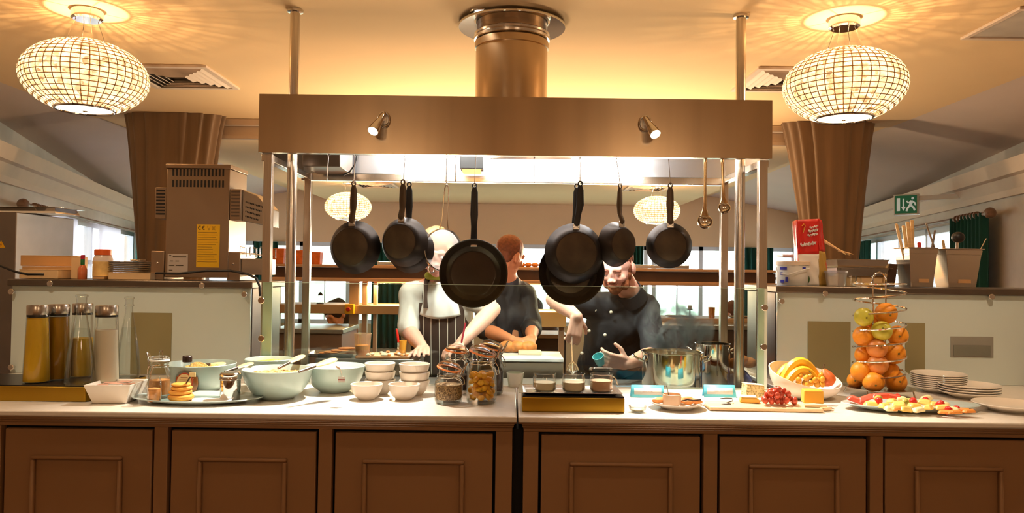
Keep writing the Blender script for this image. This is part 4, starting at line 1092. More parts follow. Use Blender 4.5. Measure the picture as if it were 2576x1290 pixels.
# steel tray with dessert glasses
a = U(1436,985,2.475)
t = thing('steel_tray','shallow rectangular steel tray on the right brass riser','tray',(a.x-.006,2.49,z2+.0005))
def tray(mb, w, d, h, flare=.012, k=.0015):
    vs = []
    for ww,dd,z in ((w,d,0),(w+flare,d+flare,h),(w+flare+.012,d+flare+.012,h+.001),(w+flare+.012,d+flare+.012,h+.002),(w+flare-k,d+flare-k,h+k),(w-k,d-k,k)):
        vs += [(-ww,-dd,z),(ww,-dd,z),(ww,dd,z),(-ww,dd,z)]
    fs = [(0,3,2,1),(20,21,22,23)]
    for q in range(5):
        for i in range(4): fs.append((q*4+i,q*4+(i+1)%4,(q+1)*4+(i+1)%4,(q+1)*4+i))
    return mb.add(vs,fs)
obj('tray_body', tray(MB(),.142,.070,.007,.010), M['steel_plain'], t, smooth=0)
M['cream'] = mat('cream_dessert',(246,232,196),.5); M['pinkcream'] = mat('pink_dessert',(230,186,150),.5)
def dessert(label, px, m, fill, lid=False):
    x = U(px,965,2.475).x
    t = thing('dessert_glass', label, 'glass', (x,2.475,z2+.003), 0, 'dessert glasses on the steel tray')
    r = .0385
    obj('glass_body', MB().lathe([(0,0),(r*.8,0),(r*.97,.005),(r,.014),(r,.044),(r*.93,.050),(r*.93,.058),(r*.98,.060)],36), M['glass_jar'], t)
    obj('dessert', MB().lathe([(0,.003),(r*.78,.003),(r*.94,.008),(r*.96,.014),(r*.96,fill),(0,fill)],32), m, t)
    if lid:
        obj('lid', MB().lathe([(r*.9,.062),(r*1.02,.062),(r*1.02,.068),(r*.9,.072),(0,.074)],36,Matrix.Translation((0,.01,.006))@Matrix.Rotation(R(-6),4,'X')), M['glass_jar'], t)
        obj('clasp_wire', MB().tube([(r*.9,-.01,.052),(r*1.2,-.012,.045),(r*1.4,-.006,.022),(r*1.4,.006,.022),(r*1.2,.012,.045),(r*.9,.01,.052)],.0015,6), M['wire'], t)
dessert('half filled glass of white cream, left on the steel tray', 1370, M['cream'], .030)
dessert('half filled glass of white cream with a whisk in it, middle of the steel tray', 1443, M['cream'], .032)
dessert('clip top glass of pink dessert, right on the steel tray', 1513, M['pinkcream'], .038, True)
# tea light
p = on(1604,1036); t = thing('tea_light_glass','tiny clear glass dish of pale wax on the worktop edge','dish',(p.x,p.y,T0))
obj('glass_dish', MB().lathe([(0,0),(.018,0),(.027,.010),(.029,.020),(.027,.020),(.017,.003),(0,.002)],28), M['glass_jar'], t); obj('wax', MB().lathe([(0,.003),(.016,.003),(.0215,.010),(0,.010)],24), M['cream'], t)
# tent cards
M['card_blue'] = mat('turquoise_card',(96,190,206),.5,0,.03); M['card_side'] = mat('card_blue_inner',(40,160,200),.5)
def tent(label, px, py, w, rot):
    p = on(px,py); t = thing('tent_card', label, 'card', (p.x,p.y,T0), R(rot), 'turquoise tent cards')
    h, d = .042, .034
    obj('front_leaf', MB().add([(-w,0,0),(w,0,0),(w-.003,d/2,h),(-w+.003,d/2,h)],[(0,1,2,3)]), M['card_blue'], t, solid=.0012)
    obj('back_leaf', MB().add([(-w,d,0),(w,d,0),(w-.003,d/2+.0012,h),(-w+.003,d/2+.0012,h)],[(0,1,2,3)]), M['card_side'], t, solid=.0012)
    tl = lambda x,z: Vector((x, d/2*z/h-.0014, z))
    pn = obj('white_panel', MB().add([tl(-w+.012,.010),tl(w-.012,.010),tl(w-.012,.032),tl(-w+.012,.032)],[(0,1,2,3)]), M['white_plastic'], t, solid=.0004)
    tb = MB()
    import itertools
    x = -w*.32
    for cw in (.004,.003,.004,.004,0,.004,.003,.005,.003,.004):
        if cw: 
            q = [tl(x,.0195),tl(x+cw*.75,.0195),tl(x+cw*.75,.0228),tl(x,.0228)]; q = [v+Vector((0,-.0006,0)) for v in q]; tb.add(q,[(0,1,2,3)])
        x += cw if cw else .003
    obj('printed_name', tb, mat('card_print',(190,170,160),.6) if 'card_print' not in bpy.data.materials else bpy.data.materials['card_print'], pn, fixn=False)
tent('turquoise tent card beside the brass riser', 1630, 1000, .060, -3)
tent('turquoise tent card in front of the round steel post', 1812, 999, .058, -2)
# plate of pastries with ramekin
M['white_warm'] = M['white']
def plate_prof(r): return [(0,0),(r*.55,0),(r*.6,.004),(r*.98,.018),(r,.020),(r*.985,.022),(r*.6,.008),(0,.006)]
p = on(1708,1030)
t = thing('pastry_plate','white side plate of pastry pieces with a ramekin','plate',(p.x,p.y+.03,T0)); obj('plate_body', MB().lathe(plate_prof(.092),48), M['white'], t)
c = Vector((p.x,p.y+.03,T0+.009))
q = Vector((on(1682,1020).x, p.y+.022, T0+.010))
t = thing('ramekin','small beige ramekin with a spoon on the pastry plate','ramekin',q); obj('ramekin_body', MB().lathe([(0,0),(.022,0),(.029,.004),(.030,.036),(.028,.037),(.026,.008),(0,.006)],36), mat('beige_glaze',(232,196,160),.3), t)
o = thing('teaspoon','dark teaspoon standing in the ramekin','spoon',q+Vector((-.006,.004,.012))); obj('handle', MB().tube([(0,0,0),(-.006,.0,.030),(-.011,.002,.052)],[.002,.0022,.0035],8,flat=.5), M['steel_dark'], o)
M['pastry'] = mat('baked_pastry',(212,136,70),.6,0,.3,30,.3)
random.seed(11)
pc = None
for i,(dx,dy,rz) in enumerate(((.035,-.012,10),(.052,.008,40),(.022,.022,70),(.06,-.014,-20),(.010,.045,0),(-.052,.02,30),(-.03,.04,80),(.042,.034,15),(-.062,.0,5))):
    if pc is None:
        pc = obj('pastry_piece', MB().ball((0,0,0),(.021,.011,.008),16,10), M['pastry']); tag(pc,'small browned pastry piece on the white side plate','pastry','pastry pieces on the side plate'); o = pc
    else: o = pc.copy(); C.objects.link(o)
    o.location = c + Vector((dx,dy,.008 + (abs(dx)+abs(dy))*.10)); o.rotation_euler = (0,0,R(rz))
o = obj('vanilla_pod', MB().tube([(-.018,0,0),(0,.002,.004),(.02,-.002,.003),(.045,.004,.004)],.0022,6), mat('dark_pod',(48,28,16),.5)); o.location = c+Vector((.028,-.024,.018)); tag(o,'dark vanilla pod lying across the pastry plate','pod')
# wooden board with cheese
M['board'] = wood('board_wood',(226,188,138),(246,216,170),4,(1,10,10)); 
p = on(1950,1034)
t = thing('cheese_board','pale wooden board carrying cheeses and grapes','board',(p.x-.008,p.y+.045,T0),R(-2))
obj('board_slab', MB().box(-.205,.160,-.062,.062,0,.013), M['board'], t, bevel=.005)
hb_ = MB().lathe([(0,0),(1,0),(1,.013),(0,.013)],24,Matrix.Translation((.176,0,0)),.030,.030)
obj('board_handle', hb_, M['board'], t, bevel=.004)
obj('hanging_hole', MB().lathe([(0,.0133),(.007,.0133)],16,Matrix.Translation((.180,0,0))), mat('hole_dark',(90,56,30),.8), t, fixn=False)
zb_ = T0+.0135
def onb(px,py): return on(px,py,zb_)
q = onb(1903,1002)
t = thing('blue_cheese','tall wedge of veined blue cheese at the back of the board','cheese',(q.x,q.y+.012,zb_),R(8))
obj('wedge', MB().prism([(-.034,0),(.036,0),(.034,.040),(-.030,.046)],.045), speckle('veined_cheese',[(244,226,170),(248,232,184),(150,140,84),(240,214,150),(246,226,176)],190,.5,.1), t, bevel=.003)
obj('rind_top', MB().prism([(-.030,.0462),(.034,.0402),(.034,.043),(-.030,.049)],.045), mat('pale_rind',(250,236,196),.6), t)
q = onb(1884,1014)
t = thing('brie_piece','small yellow brie piece with white rind at the front of the board','cheese',(q.x,q.y,zb_),R(-12))
obj('paste', MB().prism([(-.030,0),(.034,0),(.036,.010),(.026,.018),(-.026,.018)],.04), mat('brie_paste',(246,206,104),.5), t, bevel=.005)
obj('rind', MB().prism([(-.026,.0182),(.026,.0182),(.025,.0215),(-.024,.0215)],.04), mat('white_rind',(250,244,224),.7), t, bevel=.003)
q = onb(2047,1014)
t = obj('cheddar_block', MB().taper(.0325,.024,.031,.022,0,.044), mat('cheddar',(232,176,58),.45,0,.05,14,.05), bevel=.004); t.location = (q.x,q.y+.012,zb_); t.rotation_euler.z = R(-8); tag(t,'deep yellow cheddar block standing on the board','cheese')
q = onb(1937,1003)
t = obj('cheese_cube', MB().taper(.014,.012,.012,.010,0,.024), mat('soft_cheese',(244,202,92),.5), bevel=.004); t.location = (q.x,q.y+.016,zb_); t.rotation_euler.z=.4; tag(t,'small yellow cheese chunk between the blue cheese and the grapes','cheese')
q = onb(2062,1024)
t = thing('cheese_knife','cheese knife with a cream handle lying at the end of the board','knife',(q.x,q.y-.004,zb_+.005),R(-8))
obj('handle', MB().tube([(-.05,0,0),(-.02,0,.001),(.02,0,.001)],[.006,.0065,.005],10), mat('cream_handle',(246,226,184),.4), t); obj('blade', MB().prism([(.02,-.003),(.05,-.003),(.056,.003),(.02,.004)],.0015), M['chrome'], t)
def grapes(label, loc, pts, r, m, stemcol=(120,110,50)):
    t = thing('grape_bunch', label, 'grapes', loc, 0, None)
    g0 = None
    for q in pts:
        if g0 is None: g0 = obj('grape', MB().ball((0,0,0),(r,r,r*1.2),14,10), m, t); o = g0
        else: o = g0.copy(); C.objects.link(o); o.parent = t
        o.location = q; o.rotation_euler = (random.uniform(-.6,.6),random.uniform(-.6,.6),0)
    st = MB()
    cx = sum((Vector(q) for q in pts), Vector())/len(pts)
    st.tube([cx+Vector((0,0,-.004)), cx+Vector((.004,.004,.02)), cx+Vector((-.004,.01,.034))],.0022,6)
    obj('stem', st, mat('grape_stem',stemcol,.7) if 'grape_stem' not in bpy.data.materials else bpy.data.materials['grape_stem'], t)
random.seed(5)
gq = onb(1966,1020)
pts = []
tries = 0
while len(pts) < 26 and tries < 9000:
    tries += 1
    x = random.uniform(-.058,.062); y = random.uniform(-.012,.04); z = random.uniform(.010,.052)
    top = .016 + .038*max(0,1-((x+.008)/.05)**2)
    if z > top: continue
    if all((Vector((x,y,z))-Vector(o_)).length > .0185 for o_ in pts): pts.append((x,y,z))
M['grape'] = mat('red_grape',(188,74,50),.25,0,.4,40,sss=.15,coat=.2)
grapes('bunch of red grapes lying on the wooden board',(gq.x,gq.y,zb_),pts,.0098,M['grape'])
# vine twig
q = on(1822,1026)
o = obj('vanilla_twig', MB().tube([(-.042,-.004,-.008),(-.036,.010,-.006),(-.02,.004,-.002),(-.004,-.008,.003),(.018,-.012,.004),(.008,.0,.006),(.03,.012,.010),(.034,.028,.016),(.012,.030,.016),(-.006,.028,.014)],.0018,6), bpy.data.materials['dark_pod']); o.location = (q.x,q.y,T0+.0115); tag(o,'curled dark twig at the edge of the wooden board','twig')
# slanted fruit bowl
fbx = on(2030,990)
fb = Vector((U(2025,970,2.74).x, 2.74, T0))
t = thing('fruit_bowl','white slanted fruit bowl of bananas, grapes and a pear','bowl',fb)
RXf, RYf = .128, .098
def bowl_pt(u, v, inner=False):
    a = 2*PI*u
    hh = .083 + .020*math.cos(a-PI) + .034*math.sin(a)
    k = v
    rr = .36 + .64*math.sin(k*PI/2)**.9 if k > 0 else .36
    off = .004 if inner else 0
    x = (RXf-off)*rr*math.cos(a); y = (RYf-off)*rr*math.sin(a)
    z = hh*(1-math.cos(k*PI/2))**.9 + (off if inner else 0)*(1-k)
    return Vector((x,y,z))
bmx = MB().grid(64,14,lambda u,v: bowl_pt(u,v),wrap=True)
n0 = len(bmx.v)
bmx.grid(64,14,lambda u,v: bowl_pt(u,v,True),wrap=True)
for i in range(64):
    j=(i+1)%64; bmx.f.append((13*64+i,13*64+j,n0+13*64+j,n0+13*64+i))
bmx.f.append(tuple(range(63,-1,-1))); bmx.f.append(tuple(n0+i for i in range(64)))
obj('bowl_body', bmx, M['white'], t, smooth=60)
M['banana'] = mat('banana_skin',(236,180,40),.45,0,.14,8)
def banana(label, pts, r):
    t = thing('banana', label, 'banana', fb, 0, 'bananas in the slanted bowl')
    n = 14; P = [Vector(p) for p in pts]
    path = []
    for i in range(n+1):
        u = i/n; a, b, c = P
        path.append(a*(1-u)**2 + b*2*u*(1-u) + c*u*u)
    obj('skin', MB().tube(path,[r*(.35+.65*math.sin(PI*min(1,max(0,.12+.8*i/n)))**.6) for i in range(n+1)],8), M['banana'], t, smooth=30)
    obj('stalk', MB().tube([path[0],path[0]+(path[0]-path[1]).normalized()*.018],[r*.38,r*.30],8), mat('banana_stalk',(150,140,50),.6) if 'banana_stalk' not in bpy.data.materials else bpy.data.materials['banana_stalk'], t)
banana('top banana arching high over the slanted bowl', [(-.085,-.005,.055),(-.02,.01,.20),(.055,.0,.055)], .0185)
banana('middle banana arching under the top banana', [(-.082,-.03,.045),(-.015,-.012,.155),(.045,-.02,.045)], .017)
banana('hindmost banana lying behind the other bananas', [(-.09,.03,.06),(-.03,.055,.155),(.035,.045,.06)], .017)
pts = []
tries = 0
while len(pts) < 14 and tries < 5000:
    tries += 1
    x = random.uniform(-.05,.05); y = random.uniform(-.055,-.03); z = random.uniform(.05,.085)
    if all((Vector((x,y,z))-Vector(o_)).length > .018 for o_ in pts): pts.append((x,y,z))
grapes('bunch of golden green grapes under the bananas',fb,pts,.0098,mat('golden_grape',(222,160,52),.3,0,.25,30,sss=.2))
t = thing('pear','red blushed pear in the right end of the slanted bowl','pear',fb+Vector((.082,-.012,.045)),0,rot=(0,R(-18),0))
obj('flesh', MB().lathe([(0,0),(.016,.002),(.029,.016),(.030,.030),(.022,.046),(.012,.058),(.006,.064),(0,.065)],32), mat('pear_skin',(226,112,52),.4,0,.35,14), t); obj('stem', MB().tube([(0,0,.063),(.003,0,.074),(.008,0,.080)],.002,6), wood_d, t)
# fruit stand
fs = on(2211,988); FS = Vector((U(2212,850,2.78).x, 2.78, T0))
k = ppm(FS.y)
def fz(py): return U(2211,py,FS.y).z - T0
t = thing('fruit_stand','tall chrome spiral wire fruit stand filled with oranges','stand',FS)
rr = .090
ht = fz(712); hbm = fz(950)
turns = 7; n = turns*40
hx = MB().tube([(rr*math.cos(-2*PI*i/40+PI), rr*math.sin(-2*PI*i/40+PI)*.95, ht-.002-(ht-hbm)*max(0,(i-40))/(n-40)) for i in range(n)],.0032,6)
obj('spiral', hx, M['chrome'], t)
for s in (-1,1): obj('upright', MB().tube([(s*.030,.02*s,.034),(s*.030,.012*s,ht)],.003,8), M['chrome'], t)
obj('top_handle', MB().tube([(-.030,-.012,ht),(-.029,-.010,ht+.018),(-.018,-.006,ht+.034),(0,0,ht+.040),(.018,.006,ht+.034),(.029,.010,ht+.018),(.030,.012,ht)],.0035,8), M['chrome'], t)
obj('base_dish', MB().lathe([(0,.026),(.07,.026),(.12,.034),(.122,.036),(.07,.029),(0,.028)],48), M['steel_plain'], t)
for a in (45,135,225,315): obj('foot', MB().tube([(.115*math.cos(R(a)),.115*math.sin(R(a)),.034),(.120*math.cos(R(a)),.120*math.sin(R(a)),.016),(.128*math.cos(R(a)),.128*math.sin(R(a)),.003)],.003,8), M['chrome'], t)
M['orange'] = mat('orange_peel',(248,158,38),.42,0,.08,12,.12,220)
M['apple_g'] = mat('green_apple_skin',(214,206,76),.3,0,.15,10)
M['peach'] = mat('nectarine_skin',(240,146,70),.4,0,.3,9)
def fruit(kind, label, px, py, dy, r):
    Y = FS.y + dy; c = U(px,py,Y)
    t = thing(kind, label, 'apple' if kind=='apple' else ('nectarine' if kind == 'nectarine' else 'orange'), c, random.random()*6, 'fruit on the spiral stand', rot=(R(random.uniform(60,110)),R(random.uniform(-40,40)),R(random.uniform(-50,50))))
    m = {'orange':M['orange'],'apple':M['apple_g'],'nectarine':M['peach']}[kind]
    dp = .25 if kind=='apple' else .06
    prof = []
    for j in range(17):
        a = PI*j/16; rr_ = math.sin(a); z = -math.cos(a)
        z *= 1 - dp*max(0,1-rr_*2.2) if abs(z) > .5 else 1
        prof.append((rr_*r, z*r*(.92 if kind=='apple' else .97)))
    prof[0] = (0,prof[0][1]); prof[-1] = (0,prof[-1][1])
    obj('peel', MB().lathe(prof,28), m, t)
    obj('stem_end', MB().ball((0,0,r*(.75 if kind=='apple' else .93)),(r*.10,r*.10,r*.05),8,6), bpy.data.materials['grape_stem'], t)
random.seed(21)
for f in (('apple','green apple perched on the spiral, its stem end facing out',2173,797,-.03,.034),
          ('orange','topmost orange on the spiral fruit stand',2229,788,-.01,.039),
          ('orange','orange half hidden behind the two green apples',2196,808,.035,.034),
          ('apple','green apple in front of the second tier of oranges',2218,832,-.047,.036),
          ('orange','orange left of the lower green apple',2173,846,-.012,.039),
          ('orange','orange right of the lower green apple',2258,844,.0,.037),
          ('nectarine','blushed nectarine in the middle of the third tier',2206,876,-.044,.036),
          ('orange','orange left of the upper nectarine',2175,893,.012,.036),
          ('orange','orange right of the upper nectarine',2249,888,-.006,.040),
          ('nectarine','red topped nectarine in the middle of the fourth tier',2208,917,-.044,.036),
          ('orange','orange right of the lower nectarine',2240,935,.014,.035),
          ('orange','orange left of the lower nectarine',2167,934,-.02,.038),
          ('orange','orange at the left end of the bottom tier',2152,957,.035,.030),
          ('orange','front orange in the middle of the bottom tier',2197,960,-.050,.038),
          ('orange','orange at the right end of the bottom tier',2254,960,-.01,.038)):
    fruit(*f)
# oval fruit platter
fp = oval_platter('fruit_platter','long oval platter of cut melon and berries',2290,1030,.228,.095,.020,0,'duck','white')
fpc = Vector((fp.x, fp.y, T0+.012))
M['melon_p'] = mat('watermelon',(234,92,70),.35,0,.15,30); M['melon_y'] = mat('yellow_melon',(246,208,110),.35,0,.1,20); M['melon_c'] = mat('cream_melon',(248,230,176),.4,0,.08,20)
M['straw'] = mat('strawberry',(214,44,34),.3,0,.15,60,.2,150); M['kiwi'] = speckle('kiwi',[(150,150,50),(190,186,90),(110,110,30)],80,.35,.1); M['cant'] = mat('orange_melon',(244,156,70),.4,0,.1,20)
def chunk(sx,sy,sz): return MB().taper(sx,sy*1.15,sx*.72,sy*.6,0,sz*1.15,None,(sx*.08,sy*.1))
srcs = {}
def piece(kind, px, py, dz, rz, mk, m, label, cat, tilt=0):
    q = on(px, py, fpc.z + dz)
    if kind not in srcs:
        o = obj(kind, mk, m, bevel=.0055 if 'melon' in kind else .002, seg=3); srcs[kind] = o; tag(o, label, cat, label.split(' on ')[0] + ' pieces')
    else: o = srcs[kind].copy(); C.objects.link(o)
    o.location = q; o.rotation_euler = (R(tilt*random.uniform(-1.5,1.5)),R(tilt*random.uniform(-1.5,1.5)),R(rz))
for px,py,dz,rz in ((2180,1008,.012,15),(2155,1012,.006,-20),(2215,1002,.020,5),(2242,1004,.016,-8)):
    piece('watermelon_wedge',px,py,dz,rz,chunk(.034,.012,.016),M['melon_p'],'pink watermelon wedge on the heap end of the oval platter','melon',12)
for px,py,dz,rz in ((2190,1022,.004,0),(2225,1026,.004,30),(2260,1022,.008,-30),(2300,1026,.006,10),(2335,1030,.006,50),(2370,1030,.005,-15),(2245,1014,.010,45),(2290,1014,.010,0),(2325,1016,.008,-40),(2275,1034,.001,20),(2350,1022,.004,70)):
    piece('yellow_melon_piece',px,py,dz,rz,chunk(.023,.014,.014),M['melon_y'],'yellow melon piece on the oval fruit platter','melon',6)
for px,py,dz,rz in ((2205,1018,.006,40),(2240,1032,.001,0),(2310,1036,.0,15),(2375,1024,.007,30),(2395,1034,.003,-30),(2265,1008,.012,0),(2330,1006,.010,20)):
    piece('cream_melon_piece',px,py,dz,rz,chunk(.021,.013,.013),M['melon_c'],'cream coloured melon piece on the oval fruit platter','melon',8)
for px,py,dz,rz in ((2258,1000,.020,0),(2298,1010,.018,30),(2330,1008,.016,60),(2365,1016,.018,10),(2385,1032,.006,90),(2405,1030,.008,0),(2210,1010,.018,40)):
    piece('strawberry',px,py,dz,rz,MB().lathe([(0,-.016),(.006,-.012),(.011,-.002),(.012,.006),(.008,.012),(0,.013)],20),M['straw'],'red strawberry on the oval fruit platter','strawberry',40)
for px,py,dz,rz in ((2212,1008,.016,0),(2275,1016,.012,50)):
    piece('kiwi_half',px,py,dz,rz,MB().ball((0,0,.008),(.014,.012,.011),18,12),M['kiwi'],'green kiwi half on the oval fruit platter','kiwi',20)
for px,py,dz,rz in ((2420,1034,.004,-10),(2437,1038,.002,20),(2400,1040,.001,5),(2380,1040,.0,-20),(2260,1030,.006,15)):
    piece('orange_melon_slice',px,py,dz,rz,chunk(.026,.010,.010),M['cant'],'thin orange melon slice on the oval fruit platter','melon',5)
# plates
def plate0():
    t = thing('dinner_plate','plate','plate',(0,0,0)); obj('plate_body', MB().lathe(plate_prof(.098),56), M['white'], t); return t
pl0 = plate0()
p = on(2361,986); c = Vector((U(2361,986,2.93).x,2.93,T0)); first = True
for k in range(8):
    lab = 'white plate in the taller stack behind the fruit platter, %s' % ('lowest','second from the bottom','third from the bottom','fourth from the bottom','fourth from the top','third from the top','second from the top','topmost')[k]
    loc = c + Vector((0,0,.0072*1.0*k)); 
    if first: o = pl0; first = False
    else: o = dup(pl0, loc)
    o.location = loc; o['label'] = lab; o['group'] = 'white plates in the tall stack'
p = on(2438,1004); c = Vector((U(2438,1000,2.80).x,2.80,T0))
for k in range(4):
    dup(pl0, c + Vector((0,0,.0088*k)), 0, 'white plate in the low stack at the right, %s' % ('lowest','second from the bottom','second from the top','topmost')[k], 'white plates in the low stack', scale=1.06)
p = on(2556,1036); dup(pl0,(p.x,p.y+.03,T0),0,'single white plate at the right end of the worktop','white plates', scale=1.15)
# ============================================================ things on the left gantry shelf
ZL, ZRR = szl, szr
def sh(px, Y, z): return Vector((U(px,700,Y).x, Y, z+.0008))
M['toaster'] = mat('toaster_steel',(156,132,108),.42,.8,.05,3)
M['yellow'] = mat('yellow_sticker',(246,190,20),.5,0,.03)
M['sticker'] = mat('white_sticker',(196,180,164),.5,0,.04)
M['print'] = mat('dark_print',(60,44,20),.6)
# conveyor toaster
TY_ = 3.24
def tp(px, py=690): return U(px,py,TY_)
x0, x1 = tp(414).x, tp(573).x; zt = tp(490,413).z; zb0 = ZL+.001
t = thing('conveyor_toaster','tall steel conveyor toaster seen from behind with a yellow sticker','toaster',((x0+x1)/2,TY_,zb0))
o = Vector(t.location); w = (x1-x0)/2; H = zt-zb0
def tz(py): return U(490,py,TY_).z - zb0
def txx(px): return U(px,600,TY_).x - o.x
obj('tower', MB().box(-w,w,0,.21,.012,H-.018), M['toaster'], t, bevel=.003)
obj('tower_cap', MB().box(-w-.004,w+.004,-.004,.214,H-.0178,H), M['toaster'], t, bevel=.002)
sl = MB()
for py in (432,460):
    for i in range(15):
        x = -w+.028 + i*(2*w-.056)/14
        sl.box(x-.0036,x+.0036,-.0012,.002,tz(py)-.018,tz(py)+.012)
obj('vent_slots', sl, M['black'], t, smooth=0)
a,b,c,d = txx(495),txx(553),tz(672),tz(564)
yo = obj('safety_label', MB().box(a,b,-.0012,-.0002,c,d), M['yellow'], t, smooth=0)
pr = MB(); random.seed(4)
for i in range(13):
    z = d-.034 - i*.0105
    if z < c+.006: break
    pr.box(a+.005,b-.005-random.random()*.03,-.0018,-.0013,z-.0012,z+.0012)
obj('label_lines', pr, mat('label_line',(176,128,16),.6), yo, smooth=0)
ce = MB()
def arc(cx, cz, r, a0, a1, n=12): return [(cx+r*math.cos(R(a0+(a1-a0)*i/n)), -.0016, cz+r*math.sin(R(a0+(a1-a0)*i/n))) for i in range(n+1)]
cz_ = d-.015; rr_ = .0075
ce.tube(arc(a+.014,cz_,rr_,70,290),.0013,6); ce.tube(arc(a+.031,cz_,rr_,70,290),.0013,6); ce.tube([(a+.024,-.0016,cz_),(a+.031,-.0016,cz_)],.0012,6)
obj('conformity_mark', ce, M['print'], yo)
gl_ = MB(); gx = a+.052
gl_.tube([(gx-.006,-.0016,cz_+.008),(gx-.005,-.0016,cz_),(gx,-.0016,cz_-.003),(gx+.004,-.0016,cz_+.001),(gx+.005,-.0016,cz_+.008)],.0009,6); gl_.tube([(gx,-.0016,cz_-.003),(gx,-.0016,cz_-.008)],.0009,6); gl_.tube([(gx-.004,-.0016,cz_-.008),(gx+.004,-.0016,cz_-.008)],.0009,6)
obj('food_safe_mark', gl_, bpy.data.materials['label_line'], yo)
bn = MB(); gx = a+.072
bn.tube([(gx-.005,-.0016,cz_+.006),(gx-.004,-.0016,cz_-.007),(gx+.004,-.0016,cz_-.007),(gx+.005,-.0016,cz_+.006)],.0008,6,True); bn.tube([(gx-.007,-.0016,cz_+.008),(gx+.007,-.0016,cz_-.009)],.0008,6); bn.tube([(gx+.007,-.0016,cz_+.008),(gx-.007,-.0016,cz_-.009)],.0008,6)
obj('waste_bin_mark', bn, bpy.data.materials['label_line'], yo)
so_ = obj('rating_plate', MB().box(txx(423),txx(474),-.0012,-.0002,tz(686),tz(639)), M['sticker'], t, smooth=0)
pr = MB()
for (px0,px1,py) in ((427,432,643),(430,437,657),(443,452,657),(427,440,668),(444,463,668),(427,436,680),(436,470,646)): pr.box(txx(px0),txx(px1),-.0018,-.0013,tz(py)-.0016,tz(py)+.0016)
obj('plate_print', pr, M['print'], so_, smooth=0)
lx0,lx1 = txx(382),txx(411)
obj('left_wing', MB().box(lx0,lx1,.02,.16,tz(550),tz(471)), M['toaster'], t, bevel=.003)
wv = MB()
for i in range(8): wv.box(lx0+.006,lx1-.006,.0188,.021,tz(479+i*8.4)-.0035,tz(479+i*8.4)+.0035)
obj('wing_slots', wv, M['black'], t, smooth=0)
rx0,rx1 = txx(576),txx(604)
mbw = MB().box(rx0,rx1,.0,.10,tz(553),tz(474))
obj('right_wing', mbw, M['toaster'], t, bevel=.003)
wv = MB()
for i in range(8): wv.box(rx0+.006,rx1-.005,-.0012,.001,tz(481+i*8.6)-.0032,tz(481+i*8.6)+.0032)
obj('wing_slots', wv, M['steel_dark'], t, smooth=0)
# hood of the conveyor mouth to the side
obj('side_hopper', MB().prism([(rx1,tz(553)),(txx(668),tz(566)),(txx(668),tz(520)),(txx(640),tz(488)),(rx1,tz(474))],.16,Matrix.Translation((0,.02,0))), M['steel_plain'], t, bevel=.003)
hv = MB()
for j in range(4):
    for i in range(12-j): hv.box(txx(612)+i*.0065,txx(612)+i*.0065+.004,.0185,.021,tz(505+j*12+i*1.1)-.004,tz(505+j*12+i*1.1)+.003)
obj('hopper_holes', hv, M['black'], t, smooth=0)
for px0,px1 in ((379,413),(571,604)):
    bx0,bx1 = txx(px0),txx(px1)
    f = obj('side_housing', MB().box(bx0,bx1,.005,.20,.0,tz(632)), M['toaster'], t, bevel=.003)
    obj('housing_screw', MB().ball(((bx0+bx1)/2,.004,tz(662)),(.005,.003,.005),12,8), M['chrome'], f)
obj('tray_rail', MB().box(rx1,txx(662),.02,.18,tz(690),tz(648)), M['steel_plain'], t, bevel=.003)
rk = MB()
for i in range(3):
    a_ = txx(598+i*26); rk.tube([(a_,.03,tz(642)),(a_,.03,tz(618)),(a_+.028,.03,tz(622)),(a_+.028,.03,tz(645))],.0022,6)
    rk.tube([(a_,.15,tz(642)),(a_,.15,tz(618)),(a_+.028,.15,tz(622)),(a_+.028,.15,tz(645))],.0022,6)
rk.tube([(txx(572),.03,tz(632)),(txx(662),.03,tz(640))],.002,6); rk.tube([(txx(572),.15,tz(632)),(txx(662),.15,tz(640))],.002,6)
obj('bread_rack', rk, M['chrome'], t)
cb = [U(392,687,3.17), U(450,688,3.15), U(520,681,3.14), U(580,681,3.13), U(620,688,3.105), U(645,700,3.085), U(653,720,3.08), U(654,745,3.08)]
c2 = []
for i in range(len(cb)-1):
    for k in range(4): c2.append(cb[i].lerp(cb[i+1],k/4))
ob = obj('power_cord', MB().tube(c2+[cb[-1]],.0048,8), M['black']); tag(ob,'black power cord draped along the shelf and over its end behind the toaster','cord')
cb = [U(-30,640,3.13),U(0,668,3.13),U(40,684,3.125),U(70,690,3.12),U(110,690,3.14)]
ob = obj('power_cord', MB().tube(cb,.0048,8), M['black']); tag(ob,'black cord sagging onto the left end of the shelf','cord')
# oven tower at far left
p = sh(60,3.42,ZL)
t = thing('steel_oven','grey steel oven cabinet with a warning triangle at the far left','oven',(U(-40,600,3.8).x,3.80,.001))
ow = U(40,600,3.8).x - t.location.x; oh = U(20,533,3.8).z - .001
obj('cabinet_body', MB().box(-ow*2.2,ow,0,.5,0,oh), mat('grey_oven_steel',(120,112,108),.4,.6,.05), t, bevel=.004)
tri = U(3,615,3.8)-t.location
wt = obj('warning_triangle', MB().prism([(tri.x-.022,tri.z-.016),(tri.x+.022,tri.z-.016),(tri.x,tri.z+.020)],.001,Matrix.Translation((0,-.0015,0))), M['yellow'], t)
obj('warning_bolt', MB().prism([(tri.x-.003,tri.z-.011),(tri.x+.004,tri.z-.001),(tri.x,tri.z),(tri.x+.002,tri.z+.01),(tri.x-.005,tri.z),(tri.x-.001,tri.z-.001)],.0006,Matrix.Translation((0,-.0022,0))), M['print'], wt)
zt2 = t.location.z+oh
t = thing('oven_tray','upturned shiny steel tray lying on the oven at the far left','tray',(U(70,530,3.9).x,3.98,zt2+.001),R(-4))
obj('tray_body', MB().taper(.17,.10,.158,.088,.0,.030).box(-.185,.185,-.113,.113,.0302,.0325), M['chrome'], t, bevel=.002)
